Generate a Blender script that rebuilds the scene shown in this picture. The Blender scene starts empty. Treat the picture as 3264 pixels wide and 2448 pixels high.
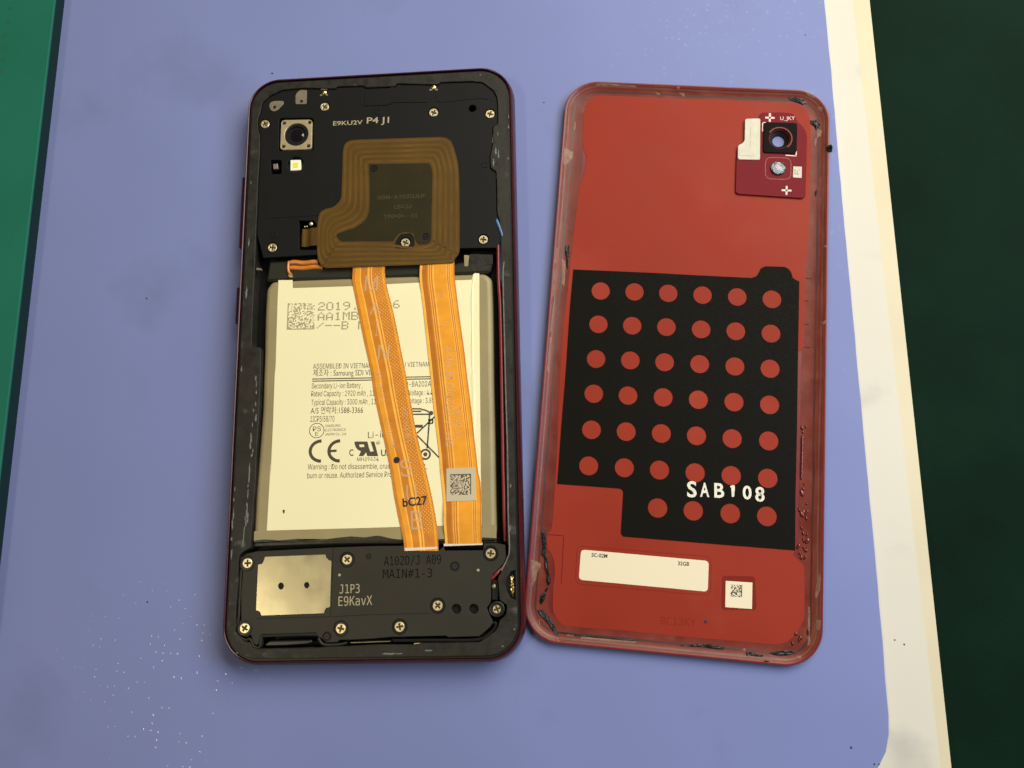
import bpy, math, random
from mathutils import Vector, Matrix
from mathutils.geometry import tessellate_polygon

# ------------------------------------------------------------------ scene, camera, light
MM = 0.001                                   # everything below is written in millimetres
scene = bpy.context.scene
col = scene.collection
cam_data = bpy.data.cameras.new('camera')
cam = bpy.data.objects.new('camera', cam_data)
col.objects.link(cam)
cam_data.sensor_width = 36.0
cam_data.lens = 30.1544
cam_data.clip_start = 0.005
cam_data.clip_end = 20.0
_r = Matrix([[0.9938993, -0.0703283, 0.0849593], [0.0860727, 0.9762545, -0.1987929], [-0.0689611, 0.2048928, 0.976352]]).to_4x4()
_r.translation = Vector([18.6277, -53.0379, 207.0653]) * MM
cam.matrix_world = _r
scene.camera = cam

world = bpy.data.worlds.new('World')
scene.world = world
world.use_nodes = True
_bg = world.node_tree.nodes['Background']
_bg.inputs[0].default_value = (1.0, 0.95, 0.88, 1)
_bg.inputs[1].default_value = 0.085

def area(name, loc, target, size, size_y, power, colour):
    d = bpy.data.lights.new(name, 'AREA')
    d.shape = 'RECTANGLE'
    d.size, d.size_y = size * MM, size_y * MM
    d.energy, d.color = power, colour
    o = bpy.data.objects.new(name, d)
    col.objects.link(o)
    o.location = Vector(loc) * MM
    o.rotation_euler = (Vector(target) - Vector(loc)).to_track_quat('-Z', 'Y').to_euler()
    return o

area('ceiling_lamp', (-470, -250, 900), (-20, -10, 0), 190, 70, 1.7, (1.0, 0.84, 0.58))
area('bench_lamp', (290, 330, 440), (50, 20, 0), 560, 420, 5.6, (1.0, 0.93, 0.79))
area('side_lamp', (340, 20, 280), (0, 0, 0), 160, 120, 0.62, (0.42, 0.62, 1.0))

vs = scene.view_settings
vs.view_transform = 'Standard'
vs.look = 'None'
vs.exposure = 0.0
vs.gamma = 1.0
vs.use_curve_mapping = False

# ------------------------------------------------------------------ materials
def lin(c):
    return tuple((v / 255 / 12.92) if v / 255 <= 0.04045 else ((v / 255 + 0.055) / 1.055) ** 2.4 for v in c)

MATS = {}
def mat(name, rgb, rough=0.5, metal=0.0, spec=0.5, var=0.0, vscale=1.0, bump=0.0, bscale=3.0, coat=0.0,
        trans=0.0, rvar=0.0, spots=None, alpha=1.0):
    """Principled material; vscale and bscale are features per millimetre."""
    m = bpy.data.materials.new(name)
    m.use_nodes = True
    nt = m.node_tree
    b = nt.nodes['Principled BSDF']
    c = lin(rgb)
    b.inputs['Base Color'].default_value = (*c, 1)
    b.inputs['Roughness'].default_value = rough
    b.inputs['Metallic'].default_value = metal
    b.inputs['Specular IOR Level'].default_value = spec
    b.inputs['Coat Weight'].default_value = coat
    b.inputs['Coat Roughness'].default_value = 0.12
    b.inputs['Transmission Weight'].default_value = trans
    b.inputs['Alpha'].default_value = alpha
    tc = nt.nodes.new('ShaderNodeTexCoord')
    def noise(scale, detail=4.0):
        n = nt.nodes.new('ShaderNodeTexNoise')
        n.inputs['Scale'].default_value = scale * 1000
        n.inputs['Detail'].default_value = detail
        nt.links.new(tc.outputs['Object'], n.inputs['Vector'])
        return n
    base = None
    if var > 0:
        n = noise(vscale)
        mp = nt.nodes.new('ShaderNodeMapRange')
        mp.inputs['From Min'].default_value = 0.3
        mp.inputs['From Max'].default_value = 0.7
        mp.inputs['To Min'].default_value = 1 - var
        mp.inputs['To Max'].default_value = 1 + var
        nt.links.new(n.outputs['Fac'], mp.inputs['Value'])
        mx = nt.nodes.new('ShaderNodeVectorMath')
        mx.operation = 'SCALE'
        mx.inputs[0].default_value = c
        nt.links.new(mp.outputs[0], mx.inputs['Scale'])
        base = mx.outputs[0]
        nt.links.new(base, b.inputs['Base Color'])
    if spots:                                # (rgb, features per mm, threshold): dirt or residue patches
        s_rgb, s_scale, s_thr, s_soft = spots
        n = noise(s_scale, 6.0)
        mp = nt.nodes.new('ShaderNodeMapRange')
        mp.inputs['From Min'].default_value = s_thr
        mp.inputs['From Max'].default_value = s_thr + s_soft
        nt.links.new(n.outputs['Fac'], mp.inputs['Value'])
        mx = nt.nodes.new('ShaderNodeMix')
        mx.data_type = 'RGBA'
        nt.links.new(mp.outputs[0], mx.inputs[0])
        if base:
            nt.links.new(base, mx.inputs[6])
        else:
            mx.inputs[6].default_value = (*c, 1)
        mx.inputs[7].default_value = (*lin(s_rgb), 1)
        nt.links.new(mx.outputs[2], b.inputs['Base Color'])
    if rvar > 0:
        n = noise(vscale * 2)
        mp = nt.nodes.new('ShaderNodeMapRange')
        mp.inputs['From Min'].default_value = 0.3
        mp.inputs['From Max'].default_value = 0.7
        mp.inputs['To Min'].default_value = max(0.02, rough - rvar)
        mp.inputs['To Max'].default_value = rough + rvar
        nt.links.new(n.outputs['Fac'], mp.inputs['Value'])
        nt.links.new(mp.outputs[0], b.inputs['Roughness'])
    if bump > 0:
        n = noise(bscale)
        bp = nt.nodes.new('ShaderNodeBump')
        bp.inputs['Strength'].default_value = bump
        bp.inputs['Distance'].default_value = 0.0002
        nt.links.new(n.outputs['Fac'], bp.inputs['Height'])
        nt.links.new(bp.outputs[0], b.inputs['Normal'])
    MATS[name] = m
    return m

mat('mat_blue', (122, 132, 180), 0.55, spec=0.2, var=0.045, vscale=0.012, spots=((112, 121, 163), 0.025, 0.57, 0.2))
mat('board_white', (208, 203, 186), 0.5, spec=0.3, var=0.035, vscale=0.015, spots=((176, 175, 166), 0.04, 0.6, 0.2))
mat('board_edge', (206, 195, 162), 0.5, spec=0.3, var=0.05, vscale=0.03)
mat('cutting_green', (22, 104, 83), 0.65, spec=0.3, var=0.08, vscale=0.04, bump=0.15, bscale=3)
mat('cutting_lower', (16, 42, 44), 0.8, spec=0.2)
mat('cutting_mark', (24, 92, 66), 0.7)
mat('bench_green', (9, 31, 20), 0.7, spec=0.05, var=0.25, vscale=0.03, bump=0.3, bscale=1.5, spots=((34, 50, 42), 0.1, 0.78, 0.1))
mat('frame_red', (60, 16, 20), 0.3, spec=0.35, var=0.2, vscale=0.3, coat=0.12)
mat('frame_black', (17, 16, 15), 0.45)
mat('ledge', (40, 38, 32), 0.5, spec=0.3, var=0.25, vscale=0.25, bump=0.35, bscale=1.2, rvar=0.15, spots=((86, 86, 78), 0.22, 0.66, 0.12))
mat('scuff_and_highlight', (104, 106, 98), 0.5, bump=0.4, bscale=3, var=0.3, vscale=0.8)  # old glue scuffs, and the painted highlight on the ledge's inner edge
mat('black_plastic', (19, 19, 17), 0.55, spec=0.2, var=0.12, vscale=0.12, bump=0.12, bscale=8)
mat('lower_plastic', (44, 42, 33), 0.5, spec=0.35, var=0.1, vscale=0.1, bump=0.1, bscale=6)
mat('deep_black', (12, 12, 12), 0.6, spec=0.3)
mat('ring_black', (27, 27, 24), 0.35)
mat('nfc_base', (84, 62, 20), 0.5, var=0.12, vscale=0.15, spec=0.2)
mat('nfc_inner', (42, 37, 14), 0.5, var=0.1, vscale=0.15, spec=0.2)
mat('nfc_trace', (97, 70, 26), 0.5, var=0.18, vscale=0.2, spec=0.2)
mat('nfc_print', (72, 64, 30), 0.5)
mat('steel', (180, 174, 144), 0.3, metal=1.0, var=0.06, vscale=0.08, rvar=0.05, spots=((204, 198, 166), 0.13, 0.45, 0.35))
mat('screw_metal', (244, 226, 176), 0.36, metal=0.8, bump=0.3, bscale=2)
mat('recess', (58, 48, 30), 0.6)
mat('gold', (232, 206, 138), 0.25, metal=1.0, bump=0.6, bscale=2.5)
mat('pad_metal', (158, 146, 124), 0.4, metal=0.6, var=0.12, vscale=0.6)
mat('camera_metal', (190, 174, 134), 0.4, metal=0.45, var=0.08, vscale=0.8)
mat('lens_glass', (10, 10, 14), 0.06, spec=0.8)
mat('battery_film', (150, 137, 98), 0.4, spec=0.35, var=0.07, vscale=0.12, bump=0.15, bscale=0.6)
mat('battery_dark', (46, 46, 36), 0.3, bump=0.3, bscale=0.5)
mat('battery_label', (243, 234, 187), 0.36, var=0.02, vscale=0.04, bump=0.15, bscale=0.07)
mat('ink', (74, 66, 48), 0.6)
mat('ink_light', (158, 150, 116), 0.6)
mat('ink_black', (24, 20, 18), 0.6)
mat('emboss', (13, 13, 10), 0.7, spec=0.1)
mat('laser_print', (170, 158, 122), 0.6, var=0.2, vscale=3)
mat('cable_print', (222, 196, 152), 0.45, alpha=0.55)
mat('tag_grey', (196, 184, 150), 0.5)
mat('white_strip', (224, 212, 190), 0.5)
mat('flex_orange', (206, 126, 44), 0.3, var=0.15, vscale=0.3, coat=0.4)
mat('wire_red', (128, 34, 34), 0.4)
mat('wire_blue', (84, 124, 172), 0.35)
mat('led_white', (246, 244, 214), 0.4)
mat('led_yellow', (238, 226, 92), 0.4)
mat('led_teal', (14, 34, 36), 0.5)
mat('shell_red', (112, 32, 32), 0.35, spec=0.35, coat=0.15, var=0.12, vscale=0.3)
mat('film_red', (147, 51, 35), 0.5, spec=0.1, var=0.1, vscale=0.022, bump=0.08, bscale=0.4, rvar=0.12, spots=((156, 66, 50), 0.035, 0.55, 0.25))
mat('film_patch', (122, 36, 25), 0.6, spec=0.1, var=0.04, vscale=0.04)
mat('film_faint', (126, 41, 27), 0.6, spec=0.1)
mat('adhesive', (110, 46, 35), 0.36, var=0.16, vscale=0.12, spec=0.2, bump=0.3, bscale=0.35, rvar=0.12, spots=((130, 76, 58), 0.1, 0.58, 0.25))
mat('adhesive_line', (136, 84, 68), 0.4, var=0.3, vscale=0.25, alpha=0.6)
mat('adhesive_dark', (66, 30, 24), 0.4, var=0.3, vscale=0.2, alpha=0.75)
mat('glue_black', (16, 16, 15), 0.4, var=0.3, vscale=1.0, bump=0.6, bscale=2)
mat('tape_pale', (176, 138, 116), 0.35, spec=0.4, bump=0.7, bscale=1.2, var=0.3, vscale=0.7, alpha=0.42)
mat('glue_red', (104, 32, 20), 0.1, spec=0.7)
mat('pad_black', (18, 16, 11), 0.62, spec=0.07, bump=0.25, bscale=0.25, rvar=0.1, spots=((50, 48, 40), 0.28, 0.73, 0.08))
mat('stamp_white', (226, 223, 202), 0.55, var=0.12, vscale=1.0, spots=((116, 112, 100), 0.7, 0.62, 0.1))
mat('panel_maroon', (116, 32, 38), 0.6, spec=0.08, var=0.05, vscale=0.1)
mat('panel_print', (238, 206, 190), 0.5)
mat('foam_white', (206, 201, 180), 0.65, var=0.06, vscale=0.4)
mat('gasket_black', (20, 16, 14), 0.7, spec=0.08)
mat('clear_lens', (235, 236, 240), 0.04, trans=0.95, spec=0.6)
mat('reflector', (84, 86, 92), 0.15, metal=1.0, bump=1.0, bscale=0.5)
mat('label_cream', (232, 220, 188), 0.45)
mat('crumb_dark', (56, 56, 72), 0.8)

# the blue silicone mat carries a fine moulded dot grid
def dot_grid(m, pitch):
    nt = m.node_tree
    b = nt.nodes['Principled BSDF']
    tc = nt.nodes.new('ShaderNodeTexCoord')
    v = nt.nodes.new('ShaderNodeTexVoronoi')
    v.inputs['Scale'].default_value = 1000 / pitch
    v.inputs['Randomness'].default_value = 0.15
    nt.links.new(tc.outputs['Object'], v.inputs['Vector'])
    n = nt.nodes.new('ShaderNodeTexNoise')
    n.inputs['Scale'].default_value = 9
    nt.links.new(tc.outputs['Object'], n.inputs['Vector'])
    mp = nt.nodes.new('ShaderNodeMapRange')
    mp.inputs['From Min'].default_value = 0.0
    mp.inputs['From Max'].default_value = 0.16
    pw = nt.nodes.new('ShaderNodeMath')
    pw.operation = 'POWER'
    pw.inputs[1].default_value = 2.0
    nt.links.new(v.outputs['Distance'], pw.inputs[0])
    nt.links.new(pw.outputs[0], mp.inputs['Value'])
    b1 = nt.nodes.new('ShaderNodeBump')
    b1.inputs['Strength'].default_value = 0.12
    b1.inputs['Distance'].default_value = 0.0004
    nt.links.new(mp.outputs[0], b1.inputs['Height'])
    b2 = nt.nodes.new('ShaderNodeBump')
    b2.inputs['Strength'].default_value = 0.35
    b2.inputs['Distance'].default_value = 0.01
    nt.links.new(n.outputs['Fac'], b2.inputs['Height'])
    nt.links.new(b2.outputs[0], b.inputs['Normal'])
    nt.links.new(b2.outputs[0], b1.inputs['Normal'])
    nt.links.new(b1.outputs[0], b.inputs['Coat Normal'])
    lt = nt.nodes.new('ShaderNodeMath')
    lt.operation = 'LESS_THAN'
    lt.inputs[1].default_value = 0.17
    nt.links.new(v.outputs['Distance'], lt.inputs[0])
    sp = nt.nodes.new('ShaderNodeSeparateColor')
    nt.links.new(v.outputs['Color'], sp.inputs[0])
    gt = nt.nodes.new('ShaderNodeMath')
    gt.operation = 'GREATER_THAN'
    gt.inputs[1].default_value = 0.78
    nt.links.new(sp.outputs[0], gt.inputs[0])
    mu = nt.nodes.new('ShaderNodeMath')
    mu.operation = 'MULTIPLY'
    nt.links.new(lt.outputs[0], mu.inputs[0])
    nt.links.new(gt.outputs[0], mu.inputs[1])
    m2 = nt.nodes.new('ShaderNodeMath')
    m2.operation = 'MULTIPLY'
    m2.inputs[1].default_value = 0.28
    nt.links.new(mu.outputs[0], m2.inputs[0])
    nt.links.new(m2.outputs[0], b.inputs['Coat Weight'])
    b.inputs['Coat Roughness'].default_value = 0.08
dot_grid(MATS['mat_blue'], 1.75)

# orange flat cables: copper tracks under a polyimide film, drawn along the cable by its UVs
def flex_material(name, bands, dots):
    m = bpy.data.materials.new(name)
    m.use_nodes = True
    nt = m.node_tree
    b = nt.nodes['Principled BSDF']
    b.inputs['Roughness'].default_value = 0.3
    b.inputs['Coat Weight'].default_value = 0.5
    b.inputs['Coat Roughness'].default_value = 0.2
    uv = nt.nodes.new('ShaderNodeUVMap')
    sep = nt.nodes.new('ShaderNodeSeparateXYZ')
    nt.links.new(uv.outputs[0], sep.inputs[0])
    ramp = nt.nodes.new('ShaderNodeValToRGB')
    ramp.color_ramp.interpolation = 'CONSTANT'
    e = ramp.color_ramp.elements
    e[0].position = 0.0
    e[0].color = (*lin(bands[0][1]), 1)
    e[1].position = bands[1][0]
    e[1].color = (*lin(bands[1][1]), 1)
    for p, c in bands[2:]:
        q = e.new(p)
        q.color = (*lin(c), 1)
    nt.links.new(sep.outputs[0], ramp.inputs[0])
    out = ramp.outputs[0]
    n = nt.nodes.new('ShaderNodeTexNoise')
    n.inputs['Scale'].default_value = 350
    tc = nt.nodes.new('ShaderNodeTexCoord')
    nt.links.new(tc.outputs['Object'], n.inputs['Vector'])
    hs = nt.nodes.new('ShaderNodeHueSaturation')
    mp = nt.nodes.new('ShaderNodeMapRange')
    mp.inputs['To Min'].default_value = 0.8
    mp.inputs['To Max'].default_value = 1.2
    nt.links.new(n.outputs['Fac'], mp.inputs['Value'])
    nt.links.new(mp.outputs[0], hs.inputs['Value'])
    nt.links.new(out, hs.inputs['Color'])
    out = hs.outputs[0]
    hgt = ramp.outputs[0]
    if dots:                                     # stitched via rows
        v = nt.nodes.new('ShaderNodeTexVoronoi')
        v.inputs['Scale'].default_value = 1000 / 0.62
        v.inputs['Randomness'].default_value = 0.1
        mpv = nt.nodes.new('ShaderNodeMapping')
        mpv.inputs['Rotation'].default_value = (0, 0, 0.7)
        nt.links.new(tc.outputs['Object'], mpv.inputs[0])
        nt.links.new(mpv.outputs[0], v.inputs['Vector'])
        lt = nt.nodes.new('ShaderNodeMath')
        lt.operation = 'LESS_THAN'
        lt.inputs[1].default_value = 0.2
        nt.links.new(v.outputs['Distance'], lt.inputs[0])
        g1 = nt.nodes.new('ShaderNodeMath')
        g1.operation = 'GREATER_THAN'
        g1.inputs[1].default_value = dots
        nt.links.new(sep.outputs[0], g1.inputs[0])
        mu = nt.nodes.new('ShaderNodeMath')
        mu.operation = 'MULTIPLY'
        nt.links.new(lt.outputs[0], mu.inputs[0])
        nt.links.new(g1.outputs[0], mu.inputs[1])
        mx = nt.nodes.new('ShaderNodeMix')
        mx.data_type = 'RGBA'
        nt.links.new(mu.outputs[0], mx.inputs[0])
        nt.links.new(out, mx.inputs[6])
        mx.inputs[7].default_value = (*lin((250, 190, 96)), 1)
        out = mx.outputs[2]
    nt.links.new(out, b.inputs['Base Color'])
    bp = nt.nodes.new('ShaderNodeBump')
    bp.inputs['Strength'].default_value = 0.25
    bp.inputs['Distance'].default_value = 0.0001
    nt.links.new(out, bp.inputs['Height'])
    nt.links.new(bp.outputs[0], b.inputs['Normal'])
    MATS[name] = m

O1, O2, O3, O4 = (206, 128, 40), (236, 158, 44), (252, 184, 76), (186, 112, 32)
flex_material('flex_main', [(0, O1), (0.08, O2), (0.22, O3), (0.26, O1), (0.46, O3), (0.52, O1), (0.56, O3), (0.6, O1), (0.9, O2), (0.96, O1)], 0.62)
flex_material('flex_display', [(0, O3), (0.07, O4), (0.2, O1), (0.24, O3), (0.26, O1), (0.3, O3), (0.32, O1), (0.36, O3), (0.4, O2), (0.76, O3),
                               (0.78, O1), (0.81, O3), (0.83, O1), (0.86, O3), (0.88, O2), (0.96, O1)], None)

# ------------------------------------------------------------------ mesh helpers
class MB:
    """Collects faces in millimetres; build() links them as one mesh object."""
    def __init__(self):
        self.v, self.f, self.uv = [], [], {}
    def add(self, vs, fs):
        k = len(self.v)
        self.v += [tuple(p) for p in vs]
        self.f += [tuple(i + k for i in f) for f in fs]
    def mesh(self, name, smooth=None):
        me = bpy.data.meshes.new(name)
        me.from_pydata([(x * MM, y * MM, z * MM) for x, y, z in self.v], [], self.f)
        if self.uv:
            lay = me.uv_layers.new(name='UVMap')
            for lp in me.loops:
                lay.data[lp.index].uv = self.uv.get(lp.vertex_index, (0, 0))
        me.validate()
        if smooth is not None:
            for p in me.polygons:
                p.use_smooth = True
            me.set_sharp_from_angle(angle=math.radians(smooth))
        return me
    def build(self, name, material, parent=None, smooth=None):
        me = self.mesh(name, smooth)
        me.materials.append(MATS[material])
        o = bpy.data.objects.new(name, me)
        col.objects.link(o)
        o.parent = parent
        return o

def ccw(p):
    a = sum(p[i][0] * p[(i + 1) % len(p)][1] - p[(i + 1) % len(p)][0] * p[i][1] for i in range(len(p)))
    return list(p) if a > 0 else list(reversed(p))

def inset(p, d):
    """Shrink a counter-clockwise polygon by d (grow it when d is negative)."""
    out, n = [], len(p)
    for i in range(n):
        a, b, c = Vector(p[i - 1]), Vector(p[i]), Vector(p[(i + 1) % n])
        e1, e2 = (b - a), (c - b)
        if e1.length < 1e-6 or e2.length < 1e-6:
            out.append(tuple(b)); continue
        n1 = Vector((-e1.y, e1.x)).normalized(); n2 = Vector((-e2.y, e2.x)).normalized()
        m = n1 + n2
        k = m.length_squared
        if k < 0.3:
            out.append(tuple(b + n1 * d)); continue
        out.append(tuple(b + m * (2 * d / k)))
    return out

def rrect(x0, y0, x1, y1, r, n=8):
    pts = []
    for cx, cy, a0 in ((x1 - r, y1 - r, 0), (x0 + r, y1 - r, 90), (x0 + r, y0 + r, 180), (x1 - r, y0 + r, 270)):
        for k in range(n + 1):
            a = math.radians(a0 + 90 * k / n)
            pts.append((cx + r * math.cos(a), cy + r * math.sin(a)))
    return pts

def circle(c, r, n=24, ry=None):
    return [(c[0] + r * math.cos(2 * math.pi * k / n), c[1] + (ry or r) * math.sin(2 * math.pi * k / n)) for k in range(n)]

def soften(p, r, n=4):
    """Round the corners of a polygon with radius about r."""
    out, m = [], len(p)
    for i in range(m):
        a, b, c = Vector(p[i - 1]), Vector(p[i]), Vector(p[(i + 1) % m])
        d1, d2 = a - b, c - b
        t = min(r, d1.length * 0.45, d2.length * 0.45)
        s, e = b + d1.normalized() * t, b + d2.normalized() * t
        for k in range(n + 1):
            u = k / n
            out.append(tuple(s * (1 - u) ** 2 + b * 2 * u * (1 - u) + e * u * u))
    return out

def slab(mb, outer, z0, z1, holes=(), bevel=0.0, dome=None):
    """Solid plate: side walls, bevelled top edge and a capped top with holes."""
    loops = [ccw(outer)] + [ccw(h) for h in holes]
    tops = []
    for i, lp in enumerate(loops):
        n = len(lp)
        flip = i > 0
        top = inset(lp, (-bevel if flip else bevel)) if bevel else lp
        tops.append(top)
        rings = [[(x, y, z0) for x, y in lp], [(x, y, z1 - bevel) for x, y in lp]]
        if bevel:
            rings.append([(x, y, z1) for x, y in top])
        vs = [p for r in rings for p in r]
        fs = []
        for k in range(len(rings) - 1):
            for j in range(n):
                a, b = k * n + j, k * n + (j + 1) % n
                q = (a, b, b + n, a + n)
                fs.append(tuple(reversed(q)) if flip else q)
        mb.add(vs, fs)
    cap(mb, tops, z1)
    return mb

def cap(mb, loops, z):
    polys = [[Vector((x, y, 0)) for x, y in lp] for lp in loops]
    flat = [p for lp in polys for p in lp]
    fs = []
    for t in tessellate_polygon(polys):
        a, b, c = (flat[i] for i in t)
        if (b - a).cross(c - a).z < 0:
            t = (t[0], t[2], t[1])
        fs.append(tuple(t))
    mb.add([(p.x, p.y, z) for p in flat], fs)

def plate(name, outer, z0, z1, material, parent, holes=(), bevel=0.0, smooth=None):
    return slab(MB(), outer, z0, z1, holes, bevel).build(name, material, parent, smooth)

def loft(mb, rings, closed=True, cap_last=False, cap_first=False):
    n = len(rings[0])
    vs = [p for r in rings for p in r]
    fs = []
    for k in range(len(rings) - 1):
        for j in range(n if closed else n - 1):
            a, b = k * n + j, k * n + (j + 1) % n
            fs.append((a, b, b + n, a + n))
    if cap_last:
        fs.append(tuple((len(rings) - 1) * n + j for j in range(n)))
    if cap_first:
        fs.append(tuple(reversed(range(n))))
    mb.add(vs, fs)
    return mb

def stroke(mb, pts, w, z, closed=False):
    """Flat printed line of width w through pts."""
    p = [Vector(q) for q in pts]
    n = len(p)
    L, R = [], []
    for i in range(n):
        a = p[i - 1] if (i or closed) else p[0]
        c = p[(i + 1) % n] if (i < n - 1 or closed) else p[-1]
        d = (c - a).normalized()
        nn = Vector((-d.y, d.x)) * (w / 2)
        L.append(p[i] + nn); R.append(p[i] - nn)
    vs = [(q.x, q.y, z) for q in L] + [(q.x, q.y, z) for q in R]
    fs = [(n + i, n + (i + 1) % n, (i + 1) % n, i) for i in range(n if closed else n - 1)]
    mb.add(vs, fs)

def tube(mb, pts, r, seg=8):
    """Round wire through 3D points."""
    p = [Vector(q) for q in pts]
    rings = []
    for i in range(len(p)):
        d = (p[min(i + 1, len(p) - 1)] - p[max(i - 1, 0)]).normalized()
        u = d.cross(Vector((0, 0, 1)))
        u = u.normalized() if u.length > 1e-6 else Vector((1, 0, 0))
        v = u.cross(d)
        rings.append([tuple(p[i] + (u * math.cos(2 * math.pi * k / seg) + v * math.sin(2 * math.pi * k / seg)) * r) for k in range(seg)])
    loft(mb, rings, True, True, True)

def smooth_path(pts, n=6):
    """Catmull-Rom through points of any dimension."""
    P = [Vector(p) for p in pts]
    out = []
    for i in range(len(P) - 1):
        p0, p1, p2, p3 = P[max(i - 1, 0)], P[i], P[i + 1], P[min(i + 2, len(P) - 1)]
        for k in range(n):
            t = k / n
            out.append(0.5 * ((2 * p1) + (p2 - p0) * t + (2 * p0 - 5 * p1 + 4 * p2 - p3) * t * t + (3 * p1 - p0 - 3 * p2 + p3) * t ** 3))
    out.append(P[-1])
    return [tuple(q) for q in out]

def resample(pts, n, closed=False):
    P = [Vector(p) for p in pts] + ([Vector(pts[0])] if closed else [])
    L = [0]
    for a, b in zip(P, P[1:]):
        L.append(L[-1] + (b - a).length)
    out, j = [], 0
    for k in range(n):
        s = L[-1] * k / (n if closed else n - 1)
        while j < len(L) - 2 and L[j + 1] < s:
            j += 1
        t = (s - L[j]) / max(1e-9, L[j + 1] - L[j])
        out.append(tuple(P[j].lerp(P[j + 1], min(1, max(0, t)))))
    return out

def blob(outline, z, h, seed, rough=0.12, n=28):
    """Irregular lump with a crumpled top standing h above z."""
    rnd = random.Random(seed)
    base = resample(ccw(outline), n, True)
    cx, cy = sum(p[0] for p in base) / n, sum(p[1] for p in base) / n
    jit = [1 + rnd.uniform(-rough, rough) for _ in base]
    rings = []
    for s, zz in ((1.0, 0.0), (0.95, 0.55), (0.72, 0.95), (0.35, 1.05)):
        rings.append([(cx + (p[0] - cx) * s * j, cy + (p[1] - cy) * s * j, z + h * zz * (1 + (rnd.uniform(-.25, .25) if zz else 0))) for p, j in zip(base, jit)])
    return loft(MB(), rings, True, True)

def empty(name, x, y, rz=0.0):
    o = bpy.data.objects.new(name, None)
    o.empty_display_size = 0.02
    col.objects.link(o)
    o.location = (x * MM, y * MM, 0)
    o.rotation_euler = (0, 0, rz)
    return o

def tag(o, label, category=None, group=None, kind=None):
    o['label'] = label
    if category: o['category'] = category
    if group: o['group'] = group
    if kind: o['kind'] = kind
    return o

def copy_part(o, parent, x, y, z, rz=0.0):
    c = o.copy()
    col.objects.link(c)
    c.parent = parent
    c.location = (x * MM, y * MM, z * MM)
    c.rotation_euler = (0, 0, rz)
    return c

# printed text: jobs are collected and all glyph outlines are evaluated in one pass
JOBS = []
def face(name):
    try:
        import os
        return bpy.data.fonts.load(os.path.join(bpy.utils.system_resource('DATAFILES'), 'fonts', name))
    except Exception:
        return None
SANS, MONO = face('Inter.woff2'), face('DejaVuSansMono.woff2')
def text(mb, body, p0, p1, h, z, bold=0.0, thick=0.0, mono=False):
    """Body set from baseline point p0 to p1 (its width), capitals h high."""
    JOBS.append((mb, body, Vector(p0), Vector(p1), h, z, bold, thick, mono))

def run_text():
    def make(body, bold, mono=False):
        c = bpy.data.curves.new('glyphs', 'FONT')
        fnt = MONO if mono else SANS
        if bold or not body.isascii():
            fnt = None                          # the built-in face, which falls back to Hangul glyphs
        if fnt:
            c.font = fnt
        c.body = body
        c.resolution_u = 3
        c.offset = bold
        c.fill_mode = 'FRONT'
        o = bpy.data.objects.new('glyphs', c)
        col.objects.link(o)
        return o
    refs = [make('H', 0.0), make('H', 1e-7), make('H', 0.0, True)]
    obs = [make(j[1], j[6], j[8]) for j in JOBS]
    dg = bpy.context.evaluated_depsgraph_get()
    dg.update()
    heights = [max(v.co.y for v in r.evaluated_get(dg).to_mesh().vertices) for r in refs]
    for (mb, body, p0, p1, h, z, bold, thick, mono), o in zip(JOBS, obs):
        ev = o.evaluated_get(dg)
        me = ev.to_mesh()
        if not me.vertices:
            continue
        x0 = min(v.co.x for v in me.vertices); x1 = max(v.co.x for v in me.vertices)
        caph = heights[1 if bold or not body.isascii() else (2 if mono else 0)]
        d = p1 - p0
        ux = d.normalized(); uy = Vector((-ux.y, ux.x))
        sx, sy = d.length / (x1 - x0), h / caph
        vs = []
        for v in me.vertices:
            q = p0 + ux * ((v.co.x - x0) * sx) + uy * (v.co.y * sy)
            vs.append((q.x, q.y, z))
        fs = [tuple(p.vertices) for p in me.polygons]
        mb.add(vs, fs)
        if thick:
            edges = {}
            for f in fs:
                for a, b in zip(f, f[1:] + f[:1]):
                    edges[(a, b)] = edges.get((a, b), 0) + 1
            side = [(a, b) for (a, b) in edges if (b, a) not in edges]
            low = [(x, y, z - thick) for x, y, _ in vs]
            k = len(mb.v) - len(vs)
            kl = len(mb.v)
            mb.v += low
            mb.f += [(k + a, kl + a, kl + b, k + b) for a, b in side]
        ev.to_mesh_clear()
    for o in refs + obs:
        c = o.data
        bpy.data.objects.remove(o)
        bpy.data.curves.remove(c)

PRINTS = []                                   # (MB, name, material, parent), built after run_text()
def print_layer(name, material, parent):
    mb = MB()
    PRINTS.append((mb, name, material, parent))
    return mb

def code_cells(mb, q, n, z, seed, fill=0.48, solid=('l', 'b')):
    """Speckled square of dark cells between four corner points (top-left, top-right, bottom-right, bottom-left)."""
    rnd = random.Random(seed)
    A, B, C, D = (Vector(p) for p in q)
    def at(u, v):
        return (A * (1 - u) + B * u) * (1 - v) + (D * (1 - u) + C * u) * v
    for i in range(n):
        for j in range(n):
            on = rnd.random() < fill
            if 'l' in solid and i == 0: on = True
            if 'r' in solid and i == n - 1: on = True
            if 'b' in solid and j == n - 1: on = True
            if 't' in solid and j == 0: on = True
            if on:
                g = 0.04
                c = [at((i + a) / n, (j + b) / n) for a, b in ((g, 1 - g), (1 - g, 1 - g), (1 - g, g), (g, g))]
                mb.add([(p.x, p.y, z) for p in c], [(0, 1, 2, 3)])

# ------------------------------------------------------------------ the setting and the mats
bench = MB()
slab(bench, [(-600, -600), (600, -600), (600, 600), (-600, 600)], -8.0, -6.5)
bench = bench.build('table', 'bench_green')
bench['kind'] = 'structure'
bench['label'] = 'dark green bench surface beyond the white board'

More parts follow.
